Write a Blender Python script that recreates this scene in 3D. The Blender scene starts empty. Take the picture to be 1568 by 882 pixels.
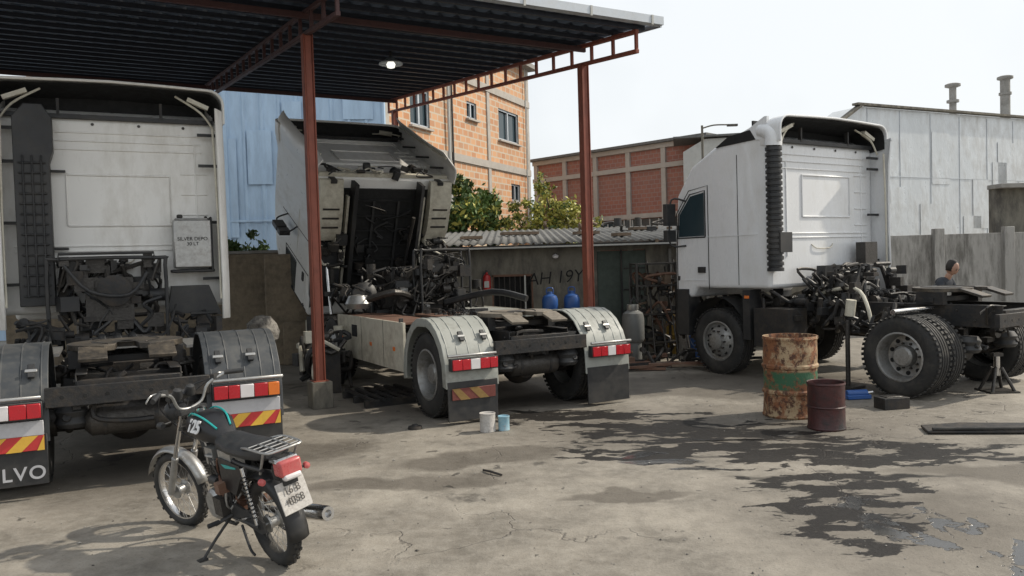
import bpy, bmesh, math, random
from mathutils import Vector, Matrix, Euler, noise as mnoise
R=random.Random(11)
sc=bpy.context.scene
COL=sc.collection
rad=math.radians
# ------------------------------------------------------------------ materials
def newmat(name):
    m=bpy.data.materials.new(name); m.use_nodes=True
    nt=m.node_tree; b=nt.nodes['Principled BSDF']; return m,nt,b
def N(nt,t,**k):
    n=nt.nodes.new(t)
    for a,v in k.items(): setattr(n,a,v)
    return n
def mix(nt,fac,a,b):
    n=N(nt,'ShaderNodeMix',data_type='RGBA')
    for i,s in ((0,fac),(6,a),(7,b)):
        if hasattr(s,'is_linked'): nt.links.new(s,n.inputs[i])
        elif i==0: n.inputs[0].default_value=s
        else: n.inputs[i].default_value=(*s[:3],1)
    return n.outputs[2]
def mth(nt,op,a,b=0.0,c=None,clamp=False):
    n=N(nt,'ShaderNodeMath',operation=op); n.use_clamp=clamp
    for i,s in enumerate((a,b) if c is None else (a,b,c)):
        if hasattr(s,'is_linked'): nt.links.new(s,n.inputs[i])
        else: n.inputs[i].default_value=s
    return n.outputs[0]
def noise(nt,vec,scale,detail=4,rough=.6):
    n=N(nt,'ShaderNodeTexNoise'); n.inputs['Scale'].default_value=scale
    n.inputs['Detail'].default_value=detail; n.inputs['Roughness'].default_value=rough
    if vec is not None: nt.links.new(vec,n.inputs['Vector'])
    return n.outputs['Fac']
def mrange(nt,v,a,b,c=0.,d=1.):
    n=N(nt,'ShaderNodeMapRange'); n.clamp=True
    nt.links.new(v,n.inputs[0])
    for i,x in enumerate((a,b,c,d)): n.inputs[i+1].default_value=x
    return n.outputs[0]
def objco(nt,sc3=(1,1,1)):
    tc=N(nt,'ShaderNodeTexCoord'); mp=N(nt,'ShaderNodeMapping')
    mp.inputs['Scale'].default_value=sc3
    nt.links.new(tc.outputs['Object'],mp.inputs[0]); return mp.outputs[0]
def bump(nt,b,h,st,dist=.02):
    n=N(nt,'ShaderNodeBump'); n.inputs['Strength'].default_value=st; n.inputs['Distance'].default_value=dist
    nt.links.new(h,n.inputs['Height']); nt.links.new(n.outputs[0],b.inputs['Normal'])
def M(name,col,rough=.6,metal=0.,dirt=None,damt=.5,scale=3.,lo=.45,hi=.7,bmp=.0,stretch=(1,1,1),spec=None,var=.15):
    m,nt,b=newmat(name); co=objco(nt,stretch)
    n1=noise(nt,co,scale*.7,3); n2=noise(nt,co,scale*4,5,.7)
    base=mix(nt,mrange(nt,n1,.3,.7),[c*(1-var) for c in col],[min(1,c*(1+var)) for c in col])
    if dirt is None: dirt=[c*.45 for c in col]
    f=mrange(nt,mth(nt,'ADD',mth(nt,'MULTIPLY',n1,.5),mth(nt,'MULTIPLY',n2,.5)),lo,hi,0,damt)
    nt.links.new(mix(nt,f,base,dirt),b.inputs['Base Color'])
    nt.links.new(mrange(nt,n2,.3,.7,max(0,rough-.1),min(1,rough+.12)),b.inputs['Roughness'])
    b.inputs['Metallic'].default_value=metal
    if bmp: bump(nt,b,n2,bmp)
    return m
white=M('truck_paint',(.80,.79,.76),.35,dirt=(.38,.34,.27),damt=.5,scale=1.6,lo=.49,hi=.72,stretch=(1,1,.4),var=.05)
white3=M('truck_paint_clean',(.76,.77,.78),.28,dirt=(.46,.43,.37),damt=.5,scale=1.4,lo=.48,hi=.75,stretch=(1,1,.4),var=.05)
cream=M('cream_paint',(.62,.59,.49),.45,dirt=(.20,.16,.11),damt=.7,scale=2.,lo=.45,hi=.68)
blackp=M('black_plastic',(.022,.023,.025),.5,dirt=(.10,.09,.075),damt=.4,scale=3)
bikeblack=M('black_gloss_paint',(.010,.010,.012),.38,dirt=(.04,.037,.033),damt=.4,scale=5)
fender_b=M('dusty_fender',(.045,.05,.055),.5,dirt=(.16,.15,.13),damt=.5,scale=3)
fender_g=M('grey_fender',(.34,.35,.32),.5,dirt=(.12,.11,.09),damt=.7,scale=3,lo=.47)
chassis=M('chassis_steel',(.022,.022,.023),.6,.15,dirt=(.085,.065,.045),damt=.7,scale=5,bmp=.3)
chassis2=M('greasy_metal',(.07,.065,.06),.42,.5,dirt=(.018,.015,.012),damt=.85,scale=8,bmp=.3)
alu=M('aluminium',(.42,.42,.41),.38,.7,dirt=(.16,.14,.12),damt=.6,scale=6)
chrome=M('chrome',(.6,.6,.6),.18,1.,dirt=(.25,.2,.15),damt=.4,scale=10)
rust=M('rusty_plate',(.15,.075,.05),.75,.1,dirt=(.24,.17,.12),damt=.7,scale=5,bmp=.4)
fifthm=M('greased_coupling',(.045,.04,.035),.5,.3,dirt=(.22,.18,.13),damt=.8,scale=3,bmp=.4)
fifthd=M('dusty_coupling',(.22,.19,.15),.6,.1,dirt=(.06,.05,.04),damt=.8,scale=3,bmp=.4)
rubber=M('tyre_rubber',(.022,.022,.022),.75,dirt=(.10,.09,.075),damt=.6,scale=5,bmp=.2)
rimm=M('wheel_rim',(.34,.34,.33),.42,.5,dirt=(.12,.10,.075),damt=.85,scale=7)
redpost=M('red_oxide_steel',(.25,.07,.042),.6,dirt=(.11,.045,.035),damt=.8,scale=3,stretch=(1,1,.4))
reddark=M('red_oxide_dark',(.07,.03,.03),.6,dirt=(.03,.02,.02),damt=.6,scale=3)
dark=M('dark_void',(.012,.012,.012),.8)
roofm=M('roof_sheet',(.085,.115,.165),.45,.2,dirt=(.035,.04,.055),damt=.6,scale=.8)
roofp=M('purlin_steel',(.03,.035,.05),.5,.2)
galv=M('galvanised',(.50,.53,.56),.4,.5,dirt=(.3,.3,.3),damt=.4)
red=M('red_lens',(.50,.02,.03),.25); orange=M('orange_lens',(.8,.2,.03),.3); clear=M('clear_lens',(.75,.72,.72),.25)
pinkred=M('faded_red_lens',(.50,.10,.10),.3,dirt=(.3,.2,.18),scale=14)
yel=M('reflective_yellow',(.75,.45,.06),.5); chred=M('reflective_red',(.55,.04,.04),.5)
yeld=M('faded_yellow',(.26,.16,.05),.7,damt=.8,scale=6); chredd=M('faded_red',(.17,.045,.035),.7,damt=.8,scale=6)
plate=M('plate_grey',(.5,.5,.52),.5)
blueb=M('blue_plastic',(.03,.10,.32),.4); orangeb=M('ochre_plastic',(.6,.4,.1),.5)
wood=M('weathered_wood',(.18,.13,.09),.8,scale=6)
teal=M('teal_stripe',(.02,.38,.36),.3)
skin=M('skin',(.36,.21,.15),.55); cloth=M('dark_cloth',(.03,.035,.045),.9); hairm=M('hair',(.012,.01,.009),.7)
jeans=M('denim',(.06,.08,.13),.9)
sackm=M('soiled_canvas',(.34,.32,.29),.9,dirt=(.06,.055,.05),damt=.9,scale=5,bmp=.5,lo=.42,hi=.6)
canw=M('can_white',(.5,.48,.45),.5,dirt=(.12,.1,.09),damt=.8,scale=12); canb=M('can_blue',(.25,.45,.55),.4,dirt=(.4,.4,.38),scale=12,damt=.8)
extr=M('extinguisher_red',(.45,.02,.02),.3)
def glassmat():
    m,nt,b=newmat('window_glass'); b.inputs['Base Color'].default_value=(.03,.05,.06,1)
    b.inputs['Roughness'].default_value=.06; return m
glass=glassmat()
def lampmat():
    m,nt,b=newmat('lamp_glass'); b.inputs['Base Color'].default_value=(.8,.8,.75,1)
    b.inputs['Emission Color'].default_value=(1,.97,.85,1); b.inputs['Emission Strength'].default_value=1.2; return m
lampg=lampmat()
def barrelmat():
    m,nt,b=newmat('rusted_drum_paint'); co=objco(nt,(1,1,.8))
    n1=noise(nt,co,6,8,.75); n2=noise(nt,co,17,6,.75)
    c=mix(nt,mrange(nt,n1,.45,.53),(.40,.29,.17),(.24,.095,.04))
    c=mix(nt,mrange(nt,n2,.50,.58),c,(.085,.036,.02))
    s=N(nt,'ShaderNodeSeparateXYZ'); nt.links.new(objco(nt),s.inputs[0])
    z=s.outputs[2]
    band=mth(nt,'MULTIPLY',mrange(nt,z,.30,.32),mrange(nt,z,.50,.52,1,0))
    gm=mth(nt,'MULTIPLY',band,mrange(nt,n1,.50,.56,1,0))
    c=mix(nt,gm,c,(.04,.12,.06))
    nt.links.new(c,b.inputs['Base Color']); b.inputs['Roughness'].default_value=.7; bump(nt,b,n2,.5); return m
barrelm=barrelmat()
def brickmat(name,c1,c2,mort,bw,bh,blot=.5,ms=.02):
    m,nt,b=newmat(name); tc=N(nt,'ShaderNodeTexCoord'); s=N(nt,'ShaderNodeSeparateXYZ')
    nt.links.new(tc.outputs['Object'],s.inputs[0]); cb=N(nt,'ShaderNodeCombineXYZ')
    nt.links.new(mth(nt,'ADD',s.outputs[0],s.outputs[1]),cb.inputs[0]); nt.links.new(s.outputs[2],cb.inputs[1])
    br=N(nt,'ShaderNodeTexBrick'); nt.links.new(cb.outputs[0],br.inputs['Vector'])
    br.inputs['Scale'].default_value=1; br.inputs['Brick Width'].default_value=bw; br.inputs['Row Height'].default_value=bh
    br.inputs['Mortar Size'].default_value=ms; br.inputs['Mortar Smooth'].default_value=.3
    for k,c in (('Color1',c1),('Color2',c2),('Mortar',mort)): br.inputs[k].default_value=(*c,1)
    n=noise(nt,tc.outputs['Object'],.5,6,.65)
    c=mix(nt,mrange(nt,n,.42,.68,0,blot),br.outputs['Color'],[x*.8 for x in mort])
    nt.links.new(c,b.inputs['Base Color']); b.inputs['Roughness'].default_value=.9
    bump(nt,b,br.outputs['Fac'],-.4,.02); return m
brickA=brickmat('orange_brick',(.62,.34,.18),(.46,.22,.11),(.52,.45,.35),.46,.28,.35,.035)
brickB=brickmat('red_brick',(.34,.14,.10),(.28,.115,.09),(.30,.21,.18),.30,.20,.4)
conc=M('concrete',(.30,.29,.27),.9,dirt=(.13,.12,.105),damt=.8,scale=1.2,bmp=.4,lo=.42,hi=.66)
conc_s=M('streaked_concrete',(.34,.33,.31),.9,dirt=(.09,.085,.075),damt=.85,scale=2.2,bmp=.4,lo=.45,hi=.62,stretch=(1,1,.22))
conc_l=M('pale_concrete',(.42,.39,.35),.9,dirt=(.25,.23,.20),damt=.6,scale=1)
conc_d=M('grimy_concrete',(.20,.185,.15),.9,dirt=(.06,.055,.05),damt=.9,scale=1.5,bmp=.5,lo=.43,hi=.62,stretch=(1,1,.4))
conc_t=M('tan_concrete',(.29,.235,.165),.9,dirt=(.11,.09,.07),damt=.85,scale=1.8,bmp=.6,lo=.42,hi=.64)
tin=M('silver_sheet',(.62,.65,.67),.34,.25,dirt=(.36,.35,.33),damt=.7,scale=.9,bmp=.8,lo=.45,hi=.66,stretch=(1,1,.5))
bluetin=M('blue_sheet',(.44,.59,.76),.5,.05,dirt=(.22,.30,.40),damt=.6,scale=1.0,bmp=.2,lo=.44,hi=.66,stretch=(1,1,.22))
asb=M('fibre_cement_roof',(.15,.15,.145),.85,dirt=(.06,.06,.055),damt=.8,scale=2,bmp=.4)
plaster=M('plaster',(.5,.5,.47),.85,scale=1)
decal=M('white_decal',(.8,.8,.8),.5,damt=.1)
greend=M('green_door',(.07,.09,.075),.7,scale=3)
def leafm(n,c):
    m,nt,b=newmat(n); co=objco(nt); f=noise(nt,co,1.7,3)
    nt.links.new(mix(nt,mrange(nt,f,.35,.65),[x*.6 for x in c],[x*1.4 for x in c]),b.inputs['Base Color'])
    b.inputs['Roughness'].default_value=.55; return m
leaf1=leafm('leaf_green',(.07,.12,.03)); leaf2=leafm('leaf_yellow',(.33,.31,.06)); bark=M('bark',(.12,.09,.06),.9,scale=8)
# ------------------------------------------------------------------ mesh builder
class MB:
    def __init__(s): s.v=[];s.f=[];s.m=[];s.mats=[]
    def add(s,vs,fs,mat):
        if mat not in s.mats: s.mats.append(mat)
        i=s.mats.index(mat); o=len(s.v); s.v+= [Vector(v) for v in vs]
        for f in fs: s.f.append([o+k for k in f]); s.m.append(i)
    def box(s,c,d,mat,rot=(0,0,0)):
        E=Euler(rot).to_matrix(); c=Vector(c); x,y,z=d[0]/2,d[1]/2,d[2]/2
        vs=[c+E@Vector((a*x,b*y,e*z)) for e in(-1,1) for b in(-1,1) for a in(-1,1)]
        s.add(vs,[(0,2,3,1),(4,5,7,6),(0,1,5,4),(2,6,7,3),(0,4,6,2),(1,3,7,5)],mat)
    def lathe(s,prof,mat,c=(0,0,0),axis=(0,0,1),n=24,closed=False,cap=True):
        q=Vector((0,0,1)).rotation_difference(Vector(axis).normalized()); c=Vector(c); vs=[]
        for r,h in prof:
            for k in range(n):
                a=2*math.pi*k/n; vs.append(c+q@Vector((r*math.cos(a),r*math.sin(a),h)))
        fs=[]
        P=len(prof)
        for i in range(P if closed else P-1):
            j=(i+1)%P
            for k in range(n):
                l=(k+1)%n; fs.append((i*n+k,i*n+l,j*n+l,j*n+k))
        if not closed and cap:
            if prof[0][0]>1e-5: fs.append(tuple(range(n-1,-1,-1)))
            if prof[-1][0]>1e-5: fs.append(tuple((P-1)*n+k for k in range(n)))
        s.add(vs,fs,mat)
    def cyl(s,p0,p1,r,mat,r1=None,n=14):
        p0=Vector(p0);p1=Vector(p1); r1=r if r1 is None else r1
        s.lathe([(r,0),(r1,(p1-p0).length)],mat,p0,p1-p0,n)
    def tube(s,pts,r,mat,n=8,sm=True,caps=True):
        P=[Vector(p) for p in pts]
        if sm and len(P)>2:
            Q=[]
            for i in range(len(P)-1):
                a=P[max(i-1,0)];b=P[i];c=P[i+1];d=P[min(i+2,len(P)-1)]
                for t in (0,.25,.5,.75):
                    Q.append(.5*((2*b)+(-a+c)*t+(2*a-5*b+4*c-d)*t*t+(-a+3*b-3*c+d)*t**3))
            Q.append(P[-1]); P=Q
        vs=[]; up=None
        for i,p in enumerate(P):
            t=(P[min(i+1,len(P)-1)]-P[max(i-1,0)])
            if t.length<1e-6: t=Vector((0,0,1))
            t.normalize()
            if up is None: up=t.orthogonal()
            up=(up-t*up.dot(t)); up=up.normalized() if up.length>1e-5 else t.orthogonal().normalized()
            w=t.cross(up); rr=r(i/(len(P)-1)) if callable(r) else r
            for k in range(n):
                a=2*math.pi*k/n; vs.append(p+(up*math.cos(a)+w*math.sin(a))*rr)
        fs=[(i*n+k,i*n+(k+1)%n,(i+1)*n+(k+1)%n,(i+1)*n+k) for i in range(len(P)-1) for k in range(n)]
        if caps: fs+=[tuple(range(n-1,-1,-1)),tuple((len(P)-1)*n+k for k in range(n))]
        s.add(vs,fs,mat)
    def prism(s,poly,x0,x1,mat,axis=0):
        n=len(poly)
        def mk(a,b,x): return (x,a,b) if axis==0 else ((a,x,b) if axis==1 else (a,b,x))
        vs=[mk(a,b,x0) for a,b in poly]+[mk(a,b,x1) for a,b in poly]
        fs=[tuple(range(n-1,-1,-1)),tuple(range(n,2*n))]+[(k,(k+1)%n,n+(k+1)%n,n+k) for k in range(n)]
        s.add(vs,fs,mat)
    def loft(s,rings,mat,closed=True,caps=True):
        n=len(rings[0]); vs=[v for r in rings for v in r]; fs=[]
        for i in range(len(rings)-1):
            for k in range(n if closed else n-1):
                l=(k+1)%n; fs.append((i*n+k,i*n+l,(i+1)*n+l,(i+1)*n+k))
        if caps and closed: fs+=[tuple(range(n-1,-1,-1)),tuple((len(rings)-1)*n+k for k in range(n))]
        s.add(vs,fs,mat)
    def obj(s,name,parent=None,bevel=0,solid=0,loc=None,rot=None,recalc=True,seg=2,ang=35):
        me=bpy.data.meshes.new(name); me.from_pydata(s.v,[],s.f)
        for m in s.mats: me.materials.append(m)
        me.polygons.foreach_set('material_index',s.m)
        me.polygons.foreach_set('use_smooth',[True]*len(s.f)); me.update()
        if recalc:
            bm=bmesh.new(); bm.from_mesh(me); bmesh.ops.recalc_face_normals(bm,faces=bm.faces); bm.to_mesh(me); bm.free()
        me.set_sharp_from_angle(angle=rad(ang))
        o=bpy.data.objects.new(name,me); COL.objects.link(o)
        if parent: o.parent=parent
        if loc: o.location=loc
        if rot: o.rotation_euler=rot
        if solid:
            d=o.modifiers.new('s','SOLIDIFY'); d.thickness=solid; d.offset=0
        if bevel:
            d=o.modifiers.new('b','BEVEL'); d.width=bevel; d.segments=seg; d.limit_method='ANGLE'; d.angle_limit=rad(40)
        return o
def empty(name,loc=(0,0,0),rz=0,parent=None,rot=None):
    e=bpy.data.objects.new(name,None); COL.objects.link(e); e.location=loc
    e.rotation_euler=rot if rot else (0,0,rz); e.empty_display_size=.2
    if parent: e.parent=parent
    return e
def text(name,s,size,loc,rot,mat,parent,ext=.002,align='CENTER',shear=0,off=0,sp=1):
    c=bpy.data.curves.new(name,'FONT'); c.body=s; c.size=size; c.extrude=ext; c.align_x=align; c.shear=shear; c.offset=off; c.space_character=sp
    c.materials.append(mat); o=bpy.data.objects.new(name,c); COL.objects.link(o)
    o.location=loc; o.rotation_euler=rot; o.parent=parent; return o
def clutter(mb,lo,hi,n,mats,rr=(.012,.03),seed=1):
    r=random.Random(seed); lo=Vector(lo); hi=Vector(hi)
    def P(): return Vector([r.uniform(lo[i],hi[i]) for i in range(3)])
    for i in range(n):
        k=r.random(); m=r.choice(mats)
        if k<.55:
            a=P(); pts=[a]
            for j in range(3):
                d=Vector((r.gauss(0,.16),r.gauss(0,.10),r.gauss(0,.16))); q=pts[-1]+d
                pts.append(Vector([min(max(q[t],lo[t]),hi[t]) for t in range(3)]))
            mb.tube(pts,r.uniform(*rr),m,6)
        elif k<.8:
            mb.box(P(),(r.uniform(.05,.2),r.uniform(.05,.2),r.uniform(.04,.18)),m,(0,0,r.choice((0,0,.3))))
        else:
            a=P(); ax=r.choice(((1,0,0),(0,1,0),(0,0,1))); q=Vector(ax)*r.uniform(.05,.2)
            mb.cyl(a,a+q,r.uniform(.03,.09),m,n=12)
# ------------------------------------------------------------------ truck parts
def wheel(parent,x,y,side,dual=False,front=False,z=.5,name='wheel'):
    mb=MB(); n=48
    def tyre(xo):
        w=.14
        pr=[(.29,-w+.02),(.33,-w),(.43,-w-.005),(.48,-w+.02),(.497,-w+.045)]
        for g in (-.075,-.025,.025,.075): pr+=[(.50,g-.012),(.488,g-.007),(.488,g+.007),(.50,g+.012)]
        pr+=[(.497,w-.045),(.48,w-.02),(.43,w+.005),(.33,w),(.29,w-.02)]
        mb.lathe(pr,rubber,(xo,0,0),(1,0,0),n,True)
        for k in range(n):
            a=2*math.pi*k/n
            for sx in (-1,1):
                mb.box((xo+sx*.115,math.cos(a)*.494,math.sin(a)*.494),(.045,.035,.014),rubber,(a-math.pi/2,0,0))
    tyre(0)
    if dual: tyre(-side*.31)
    s=side
    if front: pr=[(.29,s*.12),(.285,s*.09),(.25,s*.08),(.22,s*.10),(.16,s*.15),(.12,s*.155),(.12,s*.19),(.09,s*.20),(0,s*.20)]; hz=.10;bz=.157
    else: pr=[(.29,s*.13),(.275,s*.10),(.265,s*.02),(.25,-s*.05),(.20,-s*.065),(.16,-s*.055),(.13,-s*.04),(.125,s*.06),(.10,s*.085),(0,s*.085)]; hz=-.060;bz=-.05
    mb.lathe(pr,rimm,(0,0,0),(1,0,0),32,cap=False)
    mb.lathe([(.295,s*.115),(.305,s*.135),(.285,s*.14),(.275,s*.12)],rimm,(0,0,0),(1,0,0),32,True)
    if dual: mb.lathe([(.29,-s*.31-.1),(.27,-s*.31),(.29,-s*.31+.1)],rimm,(0,0,0),(1,0,0),32,cap=False)
    for k in range(10):
        a=2*math.pi*k/10
        mb.cyl((s*(bz-.01),.155*math.cos(a),.155*math.sin(a)),(s*(bz+.03),.155*math.cos(a),.155*math.sin(a)),.014,chassis2,n=6)
        a+=.31; mb.lathe([(.027,0),(.027,.012)],dark,(s*(hz-.002),.212*math.cos(a),.212*math.sin(a)),(s,0,-.0),10)
    mb.cyl((-side*.12,0,0),(-side*.5,0,0),.12,chassis2,n=16)
    return mb.obj(name,parent,loc=(x,y,z))
def chevron(mb,x0,x1,z0,z1,y,flip=1,ca=None,cb=None):
    ca=ca or chred; cb=cb or yel
    h=z1-z0; mb.box(((x0+x1)/2,y+.004,(z0+z1)/2),(x1-x0,.01,h),ca)
    w=h*.9; x=x0-h
    while x<x1:
        pts=[(x,z0),(x+w,z0),(x+w+flip*h,z1),(x+flip*h,z1)]
        pts=[(min(max(a,x0),x1),b) for a,b in pts]
        if max(p[0] for p in pts)-min(p[0] for p in pts)>.01:
            mb.add([(a,y-.004,b) for a,b in pts],[(0,1,2,3)],cb)
        x+=w*2
def fender(T,side,yc,zc,mat,grey=True,bottom=.12,textlogo=None,chev=1):
    mb=MB(); x0,x1=side*.60,side*1.25; r=.60
    A=[]
    angs=[-8,15,35,52,66,78,92,106,120,138,158,180,190]
    for i,a in enumerate(angs):
        a=rad(a); rr=r
        A.append((yc-math.cos(a)*rr*1.06, zc+min(math.sin(a)*rr*1.12,.655)))
    rings=[]
    for i,(y,z) in enumerate(A):
        ring=[]
        cy,cz=yc-y,zc+.05-z; l=max(.01,math.hypot(cy,cz))
        for t in range(9): ring.append((x0+(x1-x0)*t/8,y,z))
        for k in (1,2): ring.append((x1,y+cy/l*k*.045,z+cz/l*k*.045))
        rings.append(ring)
    mb.loft(rings,mat,closed=False)
    mb.obj('fender_shell',T,solid=.018,bevel=.02,seg=3)
    mb=MB()
    for u in (.08,.3,.52,.74,.92):
        x=x0+(x1-x0)*u; pts=[(x,a,b+.004) for a,b in A[1:-1]]
        mb.tube(pts,.010,mat,6)
    for dx in (.72,1.0):
        mb.box((side*dx,yc-.50,zc+.47),(.05,.03,.13),blackp,(-.7,0,0)); mb.box((side*dx,yc-.515,zc+.475),(.09,.015,.03),alu,(-.7,0,0))
    yb=yc-.655
    mb.box((side*.93,yb+.02,(zc-.02+bottom)/2),(.62,.02,zc-.02-bottom),blackp)
    mb.box((side*.93,yb-.02,zc+.175),(.58,.08,.14),blackp)
    cols=[red,red,clear,red,orange] if side>0 else [orange,red,clear,red,red]
    if chev!=1: cols=[red,red,clear,red,red]
    ws=[.12,.10,.12,.12,.10]
    x=side*.93-.28
    for c,q in zip(cols,ws):
        mb.box((x+q/2,yb-.066,zc+.175),(q-.004,.02,.115),c); x+=q
    mb.cyl((side*.95-.3,yb-.03,zc+.275),(side*.95+.3,yb-.03,zc+.275),.018,alu,n=8)
    if grey: mb.box((side*.93,yb-.0,zc+.03),(.58,.03,.12),plate)
    if chev==1: chevron(mb,side*.93-.29,side*.93+.29,zc-.15,zc-.03,yb-.012,1)
    if chev==2: chevron(mb,side*.93-.27,side*.93+.27,zc-.22,zc-.09,yb-.012,-1,chredd,yeld)
    mb.obj('fender_trim',T,bevel=.004,seg=1)
    if textlogo: text('flap_lettering',textlogo,.15,(side*.93+.02,yb+.006,bottom+.05),(rad(90),0,0),plate,T,sp=1.15,off=.002)
def chassis_frame(T,L,zt=1.0,ya=.9,fifth=True,front_y=4.7,tank=True,fm=None):
    fm=fm or fifthm
    mb=MB(); zb=zt-.27
    for s in(-1,1):
        x=s*.40
        mb.box((x,L/2+.05,(zt+zb)/2),(.012,L-.1,.27),chassis)
        mb.box((x-s*.04,L/2+.05,zt-.006),(.09,L-.1,.012),chassis); mb.box((x-s*.04,L/2+.05,zb+.006),(.09,L-.1,.012),chassis)
        for k in range(int(L/.22)):
            mb.cyl((x,.2+k*.22,zt-.07-(k%2)*.12),(x+s*.022,.2+k*.22,zt-.07-(k%2)*.12),.014,chassis2,n=6)
        mb.tube([(x+s*.08,ya-.55,.62),(x+s*.08,ya,.44),(x+s*.08,ya+.75,.72)],.035,chassis)
        mb.lathe([(.11,0),(.14,.04),(.12,.09),(.14,.14),(.10,.2)],blackp,(x+s*.04,ya-.42,.52),n=20)
        mb.cyl((x+s*.14,ya+.1,.45),(x+s*.10,ya+.28,.95),.035,chassis2)
    for y in (.12,.55,1.45,2.1,3.0): mb.box((0,y,(zt+zb)/2),(.79,.10,.16),chassis)
    mb.box((0,.06,zt-.17),(1.25,.06,.16),chassis)
    for i in range(7): mb.cyl((-.5+i*.165,.028,zt-.17),(-.5+i*.165,.04,zt-.17),.02,dark,n=8)
    mb.cyl((-1.0,ya,.5),(1.0,ya,.5),.085,chassis); mb.lathe([(0,-.22),(.13,-.19),(.2,-.08),(.22,0),(.2,.08),(.13,.19),(0,.22)],chassis,(0,ya,.5),(0,1,0),20)
    mb.cyl((0,ya+.2,.52),(0,3.4,.8),.05,chassis2)
    mb.cyl((-1.0,front_y,.48),(1.0,front_y,.48),.06,chassis)
    mb.obj('frame_rails',T,bevel=.004,seg=1)
    if fifth:
        mb=MB(); z=zt+.17
        outer=[(.48*math.sin(t)*1.0,.42*math.cos(t)) for t in [rad(-158+k*316/24) for k in range(25)]]
        poly=outer+[(.10,-.36),(.07,-.05),(-.07,-.05),(-.10,-.36)]
        mb.prism([(a,b+ya+.05) for a,b in poly],z-.02,z+.03,fm,axis=2)
        for s in(-1,1):
            mb.box((s*.27,ya-.42,z-.03),(.22,.28,.03),fm,(.3,0,0))
            mb.box((s*.42,ya+.05,z-.1),(.1,.35,.16),chassis)
            mb.tube([(s*.15,ya-.2,z+.034),(s*.28,ya+.1,z+.034),(s*.2,ya+.32,z+.034)],.006,chassis2,6)
        mb.box((0,ya+.05,z-.12),(1.0,.12,.06),chassis)
        mb.lathe([(.12,.036),(.10,.04),(.06,.036)],chassis2,(0,ya+.02,z-.005),n=20)
        mb.obj('fifth_wheel',T,bevel=.006,seg=1)
    mb=MB()
    if tank:
        mb.lathe([(0,-.36),(.08,-.355),(.13,-.31),(.135,-.3),(.135,.3),(.13,.31),(.08,.355),(0,.36)],chassis2,(0,.30,.56),(1,0,0),24)
        for s in(-.2,.2): mb.lathe([(.139,-.015),(.139,.015)],chassis,(s,.30,.56),(1,0,0),24)
    clutter(mb,(-.55,.15,.55),(.55,1.9,zt-.02),46,[chassis,chassis2,blackp],seed=int(L*100+ya*7))
    clutter(mb,(-.35,1.5,zt-.1),(.35,3.0,zt+.10),30,[chassis,chassis2,blackp],(.010,.02),seed=int(L*50+3))
    for k in range(3):
        pts=[(.15*k-.2+.04*math.cos(t*.9),1.7+.05*t*.5,zt+.12+.04*math.sin(t*.9)) for t in range(34)]
        mb.tube(pts,.007,blackp,5,sm=False)
    mb.obj('under_chassis_parts',T)
def arch(y,w,z0,z1,rc):
    pts=[(-w,y,z0),(-w,y,z1-rc)]
    for k in range(1,6):
        a=rad(90*k/5); pts.append((-w+rc-rc*math.cos(a),y,z1-rc+rc*math.sin(a)))
    pts+=[(-w*.4,y,z1+.02),(0,y,z1+.03),(w*.4,y,z1+.02)]
    for k in range(0,5):
        a=rad(90-90*k/5); pts.append((w-rc+rc*math.cos(a),y,z1-rc+rc*math.sin(a)))
    pts+=[(w,y,z1-rc),(w,y,z0)]
    return pts
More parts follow.
